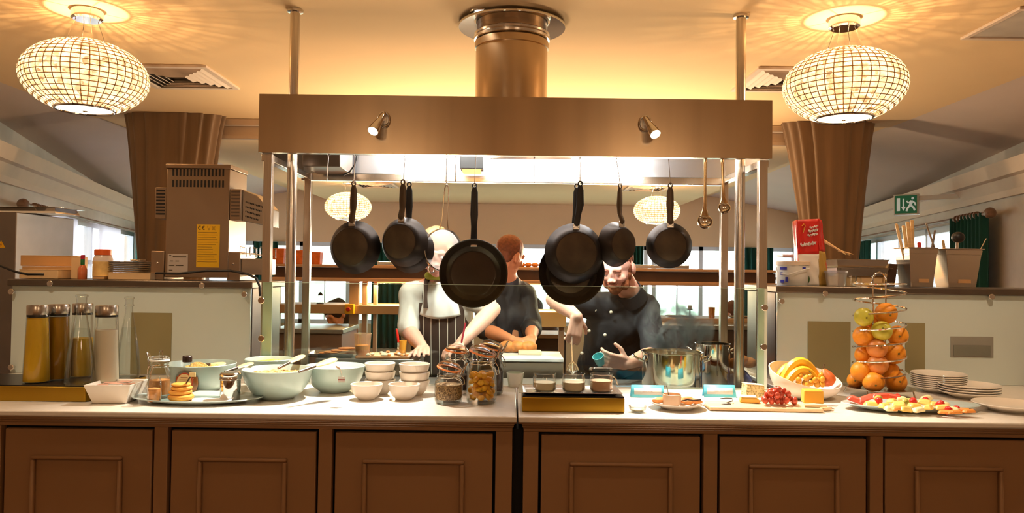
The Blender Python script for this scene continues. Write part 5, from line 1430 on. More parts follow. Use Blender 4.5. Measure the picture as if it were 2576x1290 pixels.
# cardboard boxes
M['card'] = mat('cardboard',(214,164,104),.75,0,.08,5); M['card_l'] = mat('pale_cardboard',(236,196,142),.7,0,.05,5)
def bx(label, px0, px1, py0, py1, Y, d, m, zbase=None, rot=0, name='cardboard_box', cat='box', grp='boxes on the left shelf'):
    a, b = U(px0,py1,Y), U(px1,py1,Y); z = ZL+.001 if zbase is None else zbase
    h = (py1-py0)/F*Y
    t = thing(name,label,cat,((a.x+b.x)/2,Y,z),R(rot),grp); w = (b.x-a.x)/2
    obj('box_body', MB().box(-w,w,0,d,0,h-.002), m, t, bevel=.002)
    obj('lid_flap', MB().box(-w-.001,w+.001,-.001,d+.001,h-.0018,h), M['card_l'], t, bevel=.0008)
    return z+h
zz = bx('flat pale cardboard box lying at the front of the left shelf',48,146,669,692,3.17,.10,M['card_l'])
za = bx('brown cardboard box behind the flat pale box, lowest of its pile',55,180,662,692,3.29,.09,M['card'])
bx('open brown cardboard box on top of the pile at left',52,182,633,660,3.295,.08,M['card'],za+.001,1)
za = bx('upright pale box between the brown pile and the sauce bottle',178,200,636,692,3.24,.06,M['card_l'])
bx('small box under the orange capped jar',232,262,684,692,3.19,.05,M['card'])
# sauce bottle
p = sh(207,3.17,ZL); k = 3.17/F
t = thing('sauce_bottle','small hot sauce bottle with a green neck and red cap','bottle',p)
obj('glass_body', MB().lathe([(0,0),(.0165,0),(.018,.003),(.018,.040),(.012,.054),(.0075,.062)],24), mat('sauce_red',(206,110,64),.2,0,.1), t)
obj('green_collar', MB().lathe([(.0078,.058),(.0085,.060),(.0085,.082),(.0078,.084)],20), mat('green_foil',(30,110,50),.35), t); obj('cap', MB().lathe([(.008,.084),(.0085,.086),(.0085,.102),(0,.103)],20), mat('cap_red',(190,30,60),.4), t)
# peach jar
p = sh(258,3.24,ZL)
t = thing('fruit_jar','plastic jar of fruit with a bright orange lid and cream label','jar',p)
obj('jar_body', MB().lathe([(0,0),(.036,0),(.039,.004),(.039,.086),(.033,.100),(.031,.106)],32), mat('jar_plastic',(226,206,190),.25,0,.04), t)
obj('lid', MB().lathe([(.0335,.103),(.0345,.104),(.0345,.126),(.032,.128),(0,.128)],32), mat('orange_lid',(232,100,30),.4,0,.03), t)
lbm, nt, N_, L_, b_ = nodes('fruit_label')
obj('label', MB().lathe([(.0393,.012),(.0396,.012),(.0396,.076),(.0393,.076)],32), mat('fruit_label_paper',(242,196,120),.6,0,.25,22), t)
# plates stack on tray
zz = bx('long flat wooden box under the stack of grey plates',272,378,674,692,3.20,.16,M['card_l'],name='wooden_tray',cat='tray')
pg = None
for k in range(6):
    loc = Vector((U(330,640,3.28).x,3.28,zz+.001+k*.0078))
    lab = 'grey oblong plate in the stack beside the toaster, %s' % ('lowest','second from the bottom','third from the bottom','third from the top','second from the top','topmost')[k]
    if pg is None:
        pg = thing('grey_plate',lab,'plate',loc,0,'grey plates on the left shelf'); obj('plate_body', MB().taper(.055,.055,.068,.068,0,.007), mat('grey_china',(210,198,184),.35,0,.05), pg, bevel=.002)
    else: dup(pg,loc,R(random.uniform(-3,3)),lab,'grey plates on the left shelf')
for k,(px,a) in enumerate(((347,20),(354,-10))):
    q = thing('teaspoon', ('left','right')[k]+' of the two bright teaspoons lying on the grey plates','spoon',Vector((U(px,634,3.24).x,3.24,zz+.001+6*.0078+.003)),R(a))
    obj('handle', MB().tube([(-.004,-.03,0),(0,0,.002),(.002,.03,.004)],.002,8), M['chrome'], q); obj('bowl', MB().ball((-.004,-.042,.002),(.010,.014,.004),14,8), M['chrome'], q)
# ============================================================ things on the right gantry shelf
def shr(px, Y): return Vector((U(px,715,Y).x, Y, ZRR+.0008))
k = 3.2/F
p = shr(1993,3.20)
t = thing('plastic_bucket','white plastic bucket with blue print and a wire handle','bucket',p)
obj('tub', MB().lathe([(0,0),(.060,0),(.062,.003),(.067,.082),(.067,.086)],40), M['white_plastic'], t)
obj('lid', MB().lathe([(.067,.086),(.0715,.086),(.0715,.100),(.069,.102),(.058,.102),(.056,.098),(0,.098)],40), mat('bucket_lid',(236,214,190),.4), t)
bl_ = mat('blue_print',(52,52,170),.5)
pb = MB()
def patch(a0,a1,z0,z1,r=.0655):
    n = 8; vs = [( (r+.0015*z0/.08+ .0018)*math.cos(R(a0+(a1-a0)*i/n)), (r+.0018)*math.sin(R(a0+(a1-a0)*i/n)), z) for z in (z0,z1) for i in range(n+1)]
    pb.add(vs,[(i,i+1,n+2+i,n+1+i) for i in range(n)])
for q in ((205,232,.066,.078),(204,216,.045,.056),(206,222,.012,.024),(226,236,.016,.036),(285,300,.068,.078)): patch(*q)
obj('blue_print', pb, bl_, t, fixn=False)
obj('handle', MB().tube([(-.069,0,.078),(-.072,-.03,.055),(-.045,-.072,.045),(.0,-.082,.062),(.045,-.072,.074),(.069,0,.078)],.0022,8), M['white_plastic'], t)
p = shr(1985,3.42)
t = thing('clear_tub','clear plastic tub with a white lid behind the bucket','tub',p)
obj('tub_body', MB().taper(.036,.036,.042,.042,0,.125), thin_glass('frosted_plastic',(235,235,235),.4,.2,.1,.35,(225,220,215)), t, bevel=.004); obj('lid', MB().box(-.045,.045,-.045,.045,.1252,.137), M['white_plastic'], t, bevel=.003)
# red bag
p = shr(2037,3.23)
a = U(1994,560,3.23)-p; b = U(2046,560,3.23)-p
t = thing('food_bag','tall open red and white food bag with a tan side','bag',p)
zt_ = U(2030,550,3.23).z-p.z; zm = U(2030,638,3.23).z-p.z
red = mat('red_bag',(216,38,30),.4,0,.08,14,.2); tan = mat('tan_bag',(186,150,70),.5,0,.08,10,.2)
F0 = [Vector((-.052,-.02,0)),Vector((.028,-.03,0)),Vector((.036,-.006,zt_)),Vector((-.062,-.012,zt_*.98))]
def lerp4(q,u,v): return q[0]*(1-u)*(1-v)+q[1]*u*(1-v)+q[2]*u*v+q[3]*(1-u)*v
def bagface(q, v0, v1, name, m, off=0.0, seed=0):
    mb = MB(); n = (q[1]-q[0]).cross(q[3]-q[0]).normalized()
    mb.grid(14,12,lambda u,v: lerp4(q,u,v0+(v1-v0)*v)+n*(off+.003*math.sin(u*9+v*7+seed)*math.sin(v*6)))
    return obj(name, mb, m, t, smooth=80, solid=.001)
k0 = zm/zt_
bagface(F0,k0,1,'front_panel',red); bagface(F0,0,k0,'front_lower_panel',mat('white_bag',(240,232,222),.5,0,.04,10,.2))
S0 = [F0[1],Vector((.085,.01,0)),Vector((.062,.03,zt_*.985)),F0[2]]
bagface(S0,.52,1,'side_panel',mat('red_bag_side',(206,30,26),.4,0,.1,14,.2),0,2); bagface(S0,0,.52,'side_lower_panel',tan,0,2)
B0 = [S0[1],Vector((-.045,.045,0)),Vector((-.055,.05,zt_*.97)),S0[2]]
bagface(B0,0,1,'back_panel',red,0,3); L0_ = [B0[1],F0[0],F0[3],B0[2]]; bagface(L0_,0,1,'left_panel',red,0,4)
wl = mat('white_lettering',(246,240,236),.5); nf = (F0[1]-F0[0]).cross(F0[3]-F0[0]).normalized()
sc_ = MB(); fp_ = lambda u,v: lerp4(F0,u,v)+nf*.0055
random.seed(12)
def scrawl(u0, u1, v0, dv, hh, n, r):
    pts_ = [fp_(u0+(u1-u0)*i/n + .018*math.sin(i*1.9+.5), v0+dv*i/n + hh*(.5+.5*math.sin(i*1.25))*(.55+.45*math.sin(i*.37+1)**2)) for i in range(n+1)]
    sc_.tube(pts_, r, 6, flat=.5)
scrawl(.12,.84,.585,.03,.060,46,.0036)
scrawl(.56,.92,.855,.02,.035,18,.0042); scrawl(.50,.94,.795,.025,.045,22,.0046); scrawl(.46,.90,.735,.025,.040,20,.0044)
obj('white_lettering', sc_, wl, t)
rg = MB(); rg.tube([fp_(.22,.90),fp_(.30,.93),fp_(.36,.90),fp_(.31,.86),fp_(.26,.80)],.004,6,flat=.4); obj('yellow_emblem', rg, mat('emblem_gold',(240,180,60),.5), t)
mp = MB().ball(U(2032,700,3.205)-p-Vector((.012,.012,.004)),(.016,.004,.022),14,10); obj('green_leaf_print', mp, mat('green_print',(50,90,30),.5), t)
# clear container
p = shr(2103,3.19)
t = thing('clear_container','clear round container with a lid beside the food bag','container',p)
obj('container_body', MB().lathe([(0,0),(.036,0),(.043,.050),(.044,.055)],32), bpy.data.materials['frosted_plastic'], t); obj('lid', MB().lathe([(.044,.055),(.047,.056),(.047,.064),(.040,.066),(0,.066)],32), thin_glass('lid_plastic',(240,240,244),.5,.1,.1,.25,(220,220,230)), t)
# stacked gastronorm pans
p = shr(2150,3.34)
gh = .052
for k in range(2):
    t = thing('steel_pan_insert',('lower','upper')[k]+' of the two nested rectangular steel pans behind the clear container','pan',p+Vector((0,0,.044+k*.036)),0,'rectangular steel pans')
    obj('pan_body', tray(MB(),.105,.07,.034,.008), M['chrome'], t, smooth=0, bevel=.001)
t = thing('pan_stand','pale box under the rectangular steel pans','box',p); obj('body', MB().box(-.10,.10,-.06,.06,0,.042), M['card_l'], t, bevel=.003); obj('lid_flap', MB().box(-.101,.101,-.061,.061,.0422,.0434), M['card'], t)
for k,(p0,p1) in enumerate((((2128,640,3.32),(2070,602,3.38)),((2138,642,3.36),(2072,608,3.40)),((2146,640,3.34),(2108,630,3.36)))):
    a, b = U(*p0), U(*p1)
    t = thing('wooden_spatula',('long wooden spatula leaning left out of the steel pans, upper one','long wooden spatula leaning left out of the steel pans, lower one','short wooden spatula in the steel pans')[k],'spatula',a,0,'spatulas in the steel pans')
    obj('blade', MB().tube([(0,0,0),(b-a)*.2],.006,8,flat=.4), M['scoop_wood'], t); obj('handle', MB().tube([(b-a)*.2,(b-a)],.004,8), M['scoop_wood'], t)
# glass cup + wire utensil
p = shr(2140,3.17)
t = thing('glass_mug','small clear glass mug with a handle in front of the steel pans','mug',p)
obj('glass_body', MB().lathe([(0,0),(.022,0),(.024,.003),(.026,.046),(.024,.046),(.021,.004)],28), M['glass_jar'], t); obj('handle', MB().tube([(.024,0,.038),(.042,0,.036),(.044,0,.018),(.024,0,.010)],.0035,8), M['glass_jar'], t)
# knife block / magazine box
p = shr(2240,3.27)
t = thing('knife_block','leaning dark brown block with a pale wooden side','block',p,0,rot=(0,R(0),R(8)))
obj('block_body', MB().prism([(-.020,0),(.022,0),(.036,.098),(-.006,.100)],.09), mat('dark_brown_block',(74,48,28),.5), t, bevel=.003); obj('pale_side', MB().prism([(-.034,0),(-.021,0),(-.007,.100),(-.020,.094)],.085), M['scoop_wood'], t, bevel=.002)
# utensil bins
M['bin'] = mat('bin_steel',(212,200,186),.2,.95,.05,3)
def bin_(label, px0, px1, pyt, Y, slant):
    a, b = U(px0,715,Y), U(px1,715,Y); h = (720-pyt)/F*Y
    t = thing('utensil_bin', label, 'bin', ((a.x+b.x)/2,Y+.06,ZRR+.0008), R(4), 'steel utensil bins')
    w = (b.x-a.x)/2; d = .058
    vs=[]
    for s_,z in ((.74,0),(.97,h),(1.07,h+.001),(1.07,h+.004),(.95,h+.003),(.72,.003)):
        vs += [(-w*s_,-d*s_,z),(w*s_,-d*s_,z),(w*s_,d*s_,z),(-w*s_,d*s_,z)]
    fs=[(0,3,2,1),(20,21,22,23)]
    for q in range(5):
        for i in range(4): fs.append((q*4+i,q*4+(i+1)%4,(q+1)*4+(i+1)%4,(q+1)*4+i))
    obj('bin_body', MB().add(vs,fs), M['bin'], t, smooth=0, bevel=.002)
    obj('rim_band', MB().taper(w*.955,d*.955,w*.985,d*.985,h*.86,h-.003), M['bin'], t, bevel=.001)
    obj('label_panel', MB().taper(w*.34,.001,w*.34,.001,h*.12,h*.55,Matrix.Translation((w*.1,-d*.82,0))@Matrix.Rotation(R(-4.5),4,'X')), mat('bin_label',(206,160,110),.5,.4), t)
    return t.location.copy(), w, d, h
b1, w1, d1, h1 = bin_('steel utensil bin full of wooden spoons', 2284, 2362, 622, 3.20, 0)
b2, w2, d2, h2 = bin_('steel utensil bin with a black ladle beside the wooden spoon bin', 2376, 2474, 624, 3.20, 0)
def utensil(name, label, base, p0, p1, r, m, head=None, cat='spoon', hm=None):
    t = thing(name, label, cat, p0, 0, 'utensils in the steel bins'); d = p1-p0
    obj('handle', MB().tube([d*0,d*.5,d],[r*.9,r,r*1.05],10), m, t)
    obj('tip', MB().ball(d,(r*1.06,r*1.06,r*.7),12,8) if head is None else head(d), hm or m, t)
    return t
for k,(px,py,dx) in enumerate(((2255,565,-.0),(2273,570,0),(2283,560,0),(2294,556,0),(2284,572,0))):
    q = U(px,py,3.25+.012*k); q0 = b1+Vector((-.03+.012*k,-.01+.012*k,.02))
    utensil('wooden_spoon','wooden spoon handle in the wooden spoon bin, %s' % ('leaning furthest left','second from the left','third from the left','rightmost and tallest','shortest, behind the others')[k],b1,q0,q,.0075 if k!=0 else .006,M['scoop_wood'])
q = U(2326,562,3.24)
utensil('tongs','steel tongs arm rising right out of the wooden spoon bin',b1,b1+Vector((.045,0,.03)),U(2352,580,3.27),.004,M['steel_dark'],cat='tongs')
utensil('steel_skimmer','long bent steel utensil between the two bins',b1,b2+Vector((-.03,.02,.02)),U(2330,562,3.26),.0035,M['steel_plain'],cat='skimmer')
utensil('red_whisk','red topped utensil showing over the wooden spoon bin rim',b1,b1+Vector((.03,.02,.04)),U(2312,612,3.28),.008,mat('red_plastic',(220,50,40),.4),cat='utensil')
utensil('black_ladle','black ladle with a bright clip in the second bin',b2,b2+Vector((.0,.0,.03)),U(2408,604,3.25),.006,M['chrome'],head=lambda d: MB().ball(d+Vector((.004,0,.012)),(.028,.022,.024),18,12),cat='ladle',hm=M['black'])
utensil('thin_skewer','thin skewer rising at the right of the second bin',b2,b2+Vector((.05,.02,.03)),U(2481,600,3.25),.0018,M['steel_plain'],cat='skewer')
utensil('wooden_spoon','wooden handle leaning left out of the second bin',b2,b2+Vector((-.01,.03,.03)),U(2372,606,3.27),.006,M['scoop_wood'])
# ============================================================ the kitchen behind the counter
GYK = 5.3
def kz(py, Y=GYK): return U(1290,py,Y).z
def kx(px, Y=GYK): return U(px,740,Y).x
M['gantry'] = mat('warm_gantry_panel',(206,168,136),.4,.3,.06,3)
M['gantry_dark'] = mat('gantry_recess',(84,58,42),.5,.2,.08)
M['dark_brown'] = wood('dark_counter_wood',(54,34,24),(84,56,40),3,(1,1,.2))
t = thing('pass_gantry','long two shelf serving pass behind the chefs in front of the windows','pass',(0,GYK,0))
xa, xb = kx(684), kx(1955)
obj('top_shelf', MB().box(xa,xb,0,.40,kz(678),kz(671)), M['gantry'], t, bevel=.004)
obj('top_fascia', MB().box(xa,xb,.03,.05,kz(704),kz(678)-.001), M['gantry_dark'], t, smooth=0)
obj('fascia_lip', MB().box(xa,xb,-.005,.055,kz(713),kz(704)), M['gantry'], t, bevel=.004)
obj('middle_shelf', MB().box(xa,kx(1010),0,.38,kz(795),kz(772)), M['gantry'], t, bevel=.004)
obj('middle_shelf', MB().box(kx(1290),kx(1425),0,.38,kz(822),kz(783)), mat('cream_pass_front',(240,206,150),.45,0,.03), t, bevel=.004)
obj('middle_shelf', MB().box(kx(1560),xb,0,.38,kz(806),kz(795)), M['gantry'], t, bevel=.004)
for px, w, lab in ((886,.034,0),(913,.018,0),(940,.013,0),(1415,.02,0),(1948,.02,0),(690,.02,0)):
    x = kx(px); obj('post', MB().box(x-w,x+w,.06,.10,.0,kz(713)-.001), M['gantry'], t, bevel=.003)
for a_, b_ in ((945,1012),(1296,1382)):
    obj('heat_lamp', MB().box(kx(a_),kx(b_),.08,.30,kz(713)-.008,kz(713)-.002), glow('pass_heat_glow',(255,170,80),3.0) if 'pass_heat_glow' not in bpy.data.materials else bpy.data.materials['pass_heat_glow'], t)
    light('pass_heat_light','AREA',((kx(a_)+kx(b_))/2,GYK+.1,kz(713)-.03),(1.0,.62,.28),7,target=((kx(a_)+kx(b_))/2,GYK-.1,0),sx=.3,sy=.2)
for k, x in enumerate((-.55,.85)):  # added lamps in place of light bounced up onto the ceiling
    light('ceiling_fill_light','AREA',(x,GYK+.05,kz(671)+.04),(1.0,.76,.48),30,target=(x,GYK-1.3,2.7),sx=.8,sy=.05)
    t = thing('fill_uplighter','added slim strip uplighter lying along the back of the pass, %s of the back chef' % ('left','right')[k],'light',(x,GYK+.05,kz(671)+.001),0)
    obj('housing', MB().box(-.40,.40,-.03,.03,.0,.024), M['steel_plain'], t, bevel=.002)
# emergency stop
x = kx(882)
t = thing('emergency_stop','yellow emergency stop box with a red button on the pass post','switch',(x,GYK-.042,kz(782)))
obj('box', MB().box(-.032,.032,0,.038,-.035,.035), M['yellow'], t, bevel=.004); obj('button', MB().cyl((-.004,0,0),(-.004,-.02,0),.015,n=20), mat('red_button',(200,30,30),.4), t, bevel=.003)
# counters under the pass
def counter_(label, px0, px1, pyt, Y, d, m, top):
    a, b, z = kx(px0,Y), kx(px1,Y), kz(pyt,Y)
    t = thing('service_counter', label, 'counter', ((a+b)/2,Y,0), 0, 'service counters'); w = (b-a)/2
    obj('counter_body', MB().box(-w,w,0,d,.0,z-.03), m, t, bevel=.003); obj('counter_top', MB().box(-w-.01,w+.01,-.015,d+.01,z-.0295,z), top, t, bevel=.003)
counter_('brown service counter with a pale steel top behind the left posts',690,862,833,4.75,.45,mat('brown_laminate',(120,84,62),.5,0,.06),M['steel_plain'])
counter_('dark service counter under the cream shelf between the chefs',1300,1425,840,5.75,.4,M['dark_brown'],M['gantry'])
counter_('dark wooden service counter behind the steaming pot',1560,1962,812,5.0,.27,M['dark_brown'],M['steel_plain'])
# baskets on the top shelf
M['basket'] = mat('orange_basket',(206,110,48),.6,0,.2,30,.3)
def basket(label, px0, px1, py0, Y=GYK+.22):
    a, b = kx(px0,Y), kx(px1,Y); z0 = kz(671)+.001; h = kz(py0,Y)-z0
    t = thing('bread_basket', label, 'basket', ((a+b)/2,Y,z0), 0, 'bread baskets on the pass'); w = (b-a)/2
    obj('basket_body', open_dish(w*.88,w,h,.008), M['basket'], t, smooth=0, bevel=.003)
basket('orange brown basket on the pass nearest the left post',682,718,632)
basket('orange brown basket on the pass between the left posts',738,770,636); basket('orange brown basket on the pass at the right of the left posts',776,808,640)
for i,px in enumerate((1312,1328,1345,1362)):
    o = obj('bread_roll', MB().ball((0,0,0),(.026,.026,.018),16,10), M['pastry']); o.location = (kx(px,GYK+.3),GYK+.3,kz(671)+.018); tag(o,'small bread roll on the pass beside the back chef\'s head','roll','bread rolls on the pass')
# candle stand, cup, plates on the right middle shelf
zm_ = kz(795)+.001
t = thing('candle_stand','slim dark candle stand with a pale candle before the window','candle',(kx(1746),GYK+.12,zm_))
obj('stand', MB().lathe([(0,0),(.03,0),(.03,.004),(.006,.012),(.005,.05),(.022,.056),(.024,.06),(0,.06)],20), M['black'], t); obj('candle', MB().cyl((0,0,.06),(0,0,.085),.014,n=16), M['cream'], t)
t = thing('copper_cup','tall copper coloured cup on the right of the pass','cup',(kx(1800),GYK+.1,zm_)); obj('cup_body', MB().lathe([(0,0),(.022,0),(.025,.075),(.023,.075),(.020,.004),(0,.003)],24), mat('copper',(206,140,80),.25,.9,.05), t)
for k,px in enumerate((1692,1712,1850,1880,1905)):
    dup(pl0,(kx(px,GYK+.15),GYK+.15,zm_),0,'white plate on the pass before the window, %s' % ('leftmost','second from the left','middle','second from the right','rightmost')[k],'plates on the pass',scale=.55)
t = thing('oil_lantern','small glass lantern on the left shelf of the pass','lantern',(kx(797),GYK+.1,kz(772)+.001)); obj('lantern_glass', MB().lathe([(.02,.004),(.022,.03),(.016,.06)],20), M['glass_jar'], t); obj('lantern_frame', MB().lathe([(0,0),(.026,0),(.026,.005),(.0,.006)],20).lathe([(.017,.06),(.018,.065),(.008,.08),(0,.085)],20), M['black'], t)
# ---- cook's side of the counter
T1 = BZ+.0008
ct = thing('cold_table','low steel refrigerated prep table at the left under the chef\'s board','table',(0,3.37,0))
_a, _b = U(765,905,3.4).x, U(1042,905,3.4).x; T1L = .9412
obj('table_body', MB().box(_a+.01,_b-.01,.235,.40,0,.915), M['steel_dark'], ct); obj('table_top', MB().box(_a,_b,.222,.42,.916,.9405), M['bench'], ct, bevel=.003)
t = thing('hot_plate','low steel hot plate unit with a bright white top between the chefs','hotplate',(U(1338,900,3.9).x,3.76,0))
w_ = .155
obj('unit_body', MB().box(-w_,w_,0,.34,.0,.915), M['steel_plain'], t, bevel=.004); obj('white_top', MB().box(-w_,w_,-.005,.345,.9155,.935), M['white_plastic'], t, bevel=.004)
o = obj('serving_slab', MB().box(-.06,.06,-.05,.05,0,.018), mat('pale_slab',(246,226,190),.4), bevel=.004); o.location = (t.location.x-.01,3.95,.9355); tag(o,'pale rectangular slab lying on the white hot plate','slab')
p = U(912,880,3.66)
t = thing('plastic_jug','translucent plastic jug half full of orange batter','jug',(p.x,3.66,T1L))
jh = .115
obj('jug_body', MB().lathe([(0,0),(.030,0),(.032,.004),(.042,jh),(.040,jh),(.030,.006)],32), thin_glass('jug_plastic',(255,236,214),.4,.15,.06,.2,(255,238,218)), t)
obj('batter', MB().lathe([(0,.006),(.029,.006),(.0355,.058),(0,.058)],28), mat('orange_batter',(255,196,60),.4,0,.06), t)
o = obj('chopping_board', MB().box(-.13,.13,-.09,.09,0,.012), wood('board_brown',(150,96,54),(190,130,80),4,(1,8,8)), bevel=.003); q = U(970,895,3.69); o.location = (q.x,3.69,T1L); tag(o,'brown chopping board with chopped food beside the plastic jug','board')
random.seed(9); eg = None
for i in range(26):
    m_ = M['cream'] if i % 3 else M['pastry']
    if i < 2: 
        src = obj('chopped_piece', MB().ball((0,0,0),(.011,.009,.006),10,7), (M['cream'],M['pastry'])[i]); tag(src,('pale chopped piece on the brown chopping board','browned chopped piece on the brown chopping board')[i],'food','chopped pieces on the board')
        if i == 0: s0_ = src
        else: s1_ = src
        o = src
    else:
        o = (s0_ if i % 3 else s1_).copy(); C.objects.link(o)
    o.location = (q.x + random.uniform(-.12,.12), 3.69+random.uniform(-.08,.08), T1L+.018); o.rotation_euler.z = random.random()*3
t = thing('red_knife','red handled knife standing in a block behind the bowls','knife',(U(999,890,3.76).x,3.765,T1L+.013))
obj('handle', MB().tube([(.005,0,.05),(0,0,.085),(-.006,0,.118)],[.009,.011,.008],12,flat=.6), mat('red_handle',(222,40,30),.35), t); obj('blade', MB().box(.0,.010,-.001,.001,.0,.055), M['chrome'], t)
t = thing('spice_tub','small yellow tub beside the red handled knife','tub',(U(1013,885,3.76).x,3.765,T1L+.013)); obj('tub_body', MB().lathe([(0,0),(.016,0),(.019,.06),(.017,.06),(.014,.004),(0,.003)],24), mat('amber_tub',(240,170,60),.4), t)
o = obj('food_tray', tray(MB(),.10,.06,.018), M['steel_plain'], smooth=0); q2 = U(838,890,3.68); o.location = (q2.x,3.69,T1L); tag(o,'steel tray of browned flatbreads behind the rear bowls','tray')
for i in range(5):
    s_ = obj('flatbread', MB().lathe([(0,0),(.9,0),(1,.003),(.9,.006),(0,.007)],24,None,.045,.035), M['pastry']) if i == 0 else s_.copy()
    if i == 0: tag(s_,'browned flatbread overlapping others on the steel tray','flatbread','flatbreads on the tray')
    else: C.objects.link(s_)
    s_.location = (q2.x-.06+.03*i,3.69+.02*math.sin(i*2),T1L+.004+.0075*i)
# steaming pots
def pot(label, px, Y, r, h):
    x = U(px,940,Y).x
    t = thing('stock_pot', label, 'pot', (x,Y,T1), 0, 'steel stock pots')
    obj('pot_body', MB().lathe([(0,0),(r*.96,0),(r,.005),(r,h-.004),(r*1.03,h-.002),(r*1.03,h+.001),(r-.003,h),(r-.003,.006),(0,.005)],56), M['chrome'], t)
    for s in (-1,1):
        obj('handle', MB().tube([(s*r*1.0,-.035,h*.80),(s*(r+.020),-.038,h*.84),(s*(r+.034),-.02,h*.90),(s*(r+.034),.02,h*.90),(s*(r+.020),.038,h*.84),(s*r,.035,h*.80)],.0045,10), M['chrome'], t)
    return t.location.copy()
PC = pot('large steaming steel pot behind the turquoise tent cards',1690,3.09,.121,.185)
pot('smaller steel pot behind the steaming pot, beside the round post',1792,3.33,.075,.198)
o = obj('soup', MB().lathe([(0,.158),(.116,.158)],40), mat('pale_soup',(226,196,150),.2), fixn=False); o.location = PC; tag(o,'pale soup in the large steaming pot','soup',kind='stuff')
o = obj('folded_cloth', MB().box(-.10,.13,-.05,.05,0,.012), mat('blue_cloth',(70,130,170),.9,0,.1,8), bevel=.004); o.location = (U(1585,960,3.25).x,3.25,T1); tag(o,'folded blue cloth lying left of the steaming pot','cloth')
o = obj('blue_cloth_bundle', MB().grid(30,16,lambda u,v: ((u-.5)*.17,(v-.5)*.14,.012+.05*math.sin(PI*u)*math.sin(PI*v)*(1+.4*math.sin(u*19+v*7)))), mat('blue_check_cloth',(120,126,190),.9,0,.3,20), smooth=80, solid=.004); o.location=(U(1866,930,3.35).x,3.36,T1); tag(o,'crumpled blue cloth behind the right edge of the glass screen','cloth')
for i,(px,py) in enumerate(((1848,914),(1866,906),(1884,912))):
    o = obj('bread_roll', MB().ball((0,0,0),(.034,.03,.024),18,12), M['pastry']) ; o.location = U(px,py,3.36); tag(o,'round bread roll on the crumpled blue cloth, %s' % ('left','middle','right')[i],'roll','bread rolls on the blue cloth')
# steam
sm = bpy.data.materials.new('steam'); sm.use_nodes = True; nt = sm.node_tree; N_, L_ = nt.nodes, nt.links
N_.remove(N_['Principled BSDF'])
vs_ = N_.new('ShaderNodeVolumePrincipled'); vs_.inputs['Color'].default_value = (.95,.95,.95,1); vs_.inputs['Anisotropy'].default_value = 0.0
tc = N_.new('ShaderNodeTexCoord'); mp = N_.new('ShaderNodeMapping'); L_.new(tc.outputs['Object'],mp.inputs[0]); mp.inputs['Scale'].default_value=(1,1,.7)
nz = N_.new('ShaderNodeTexNoise'); nz.inputs['Scale'].default_value=11; nz.inputs['Detail'].default_value=4; nz.inputs['Distortion'].default_value=1.2; L_.new(mp.outputs[0],nz.inputs['Vector'])
rp = N_.new('ShaderNodeMapRange'); rp.inputs[1].default_value=.49; rp.inputs[2].default_value=.68; rp.inputs[3].default_value=0; rp.inputs[4].default_value=1; L_.new(nz.outputs['Fac'],rp.inputs[0])
gr_ = N_.new('ShaderNodeTexGradient'); gr_.gradient_type='SPHERICAL'; m2 = N_.new('ShaderNodeMapping'); m2.inputs['Scale'].default_value=(6.6,9,6.4); m2.inputs['Location'].default_value=(0,0,-.62); L_.new(tc.outputs['Object'],m2.inputs[0]); L_.new(m2.outputs[0],gr_.inputs[0])
mm_ = N_.new('ShaderNodeMath'); mm_.operation='MULTIPLY'; L_.new(rp.outputs[0],mm_.inputs[0]); L_.new(gr_.outputs['Fac'],mm_.inputs[1])
m3 = N_.new('ShaderNodeMath'); m3.operation='MULTIPLY'; m3.inputs[1].default_value=220; L_.new(mm_.outputs[0],m3.inputs[0]); L_.new(m3.outputs[0],vs_.inputs['Density'])
L_.new(vs_.outputs[0], N_['Material Output'].inputs['Volume'])
o = obj('steam', MB().box(-.17,.17,-.11,.11,0,.36), sm, smooth=0); o.location = PC+Vector((.03,.02,.19)); tag(o,'wisps of steam rising from the large pot','steam',kind='stuff')
# ============================================================ people
M['skin'] = mat('fair_skin',(232,178,156),.5,0,.06,14,sss=.12)
M['skin_tan'] = mat('warm_skin',(214,140,100),.5,0,.06,14,sss=.1)
M['jacket_white'] = mat('white_chef_jacket',(226,220,210),.85,0,.05,6,.25,14)
M['jacket_black'] = mat('black_chef_jacket',(36,36,42),.7,0,.2,6,.3,12)
M['trousers'] = mat('dark_trousers',(28,28,32),.85,0,.1)
def axes(f, up):
    f = Vector(f).normalized(); u = Vector(up); u = (u - f*u.dot(f)).normalized(); r = f.cross(u)
    return Matrix(((r.x,f.x,u.x,0),(r.y,f.y,u.y,0),(r.z,f.z,u.z,0),(0,0,0,1)))
def head_skin(mb, c, A, k=1.0):
    T = Matrix.Translation(c) @ A @ Matrix.Scale(k,4)
    def e(p, r): mb.ball((0,0,0),(1,1,1),18,12,T@Matrix.Translation(p)@Matrix.Diagonal((*r,1)))
    e((0,-.012,.025),(.074,.092,.088)); e((0,.012,-.02),(.066,.080,.075)); e((0,.030,-.068),(.050,.052,.046)); e((0,.058,-.088),(.026,.022,.022))
    e((0,.074,.030),(.052,.016,.012))
    for s in (-1,1):
        e((s*.036,.062,-.022),(.026,.022,.022)); e((s*.078,-.012,-.010),(.010,.020,.032)); e((s*.031,.074,.016),(.018,.010,.008)); e((s*.012,.096,-.028),(.010,.010,.008))
    e((0,.090,.004),(.010,.014,.026)); e((0,.100,-.022),(.013,.015,.012)); e((0,.086,-.052),(.024,.010,.006)); e((0,.085,-.062),(.021,.010,.007))
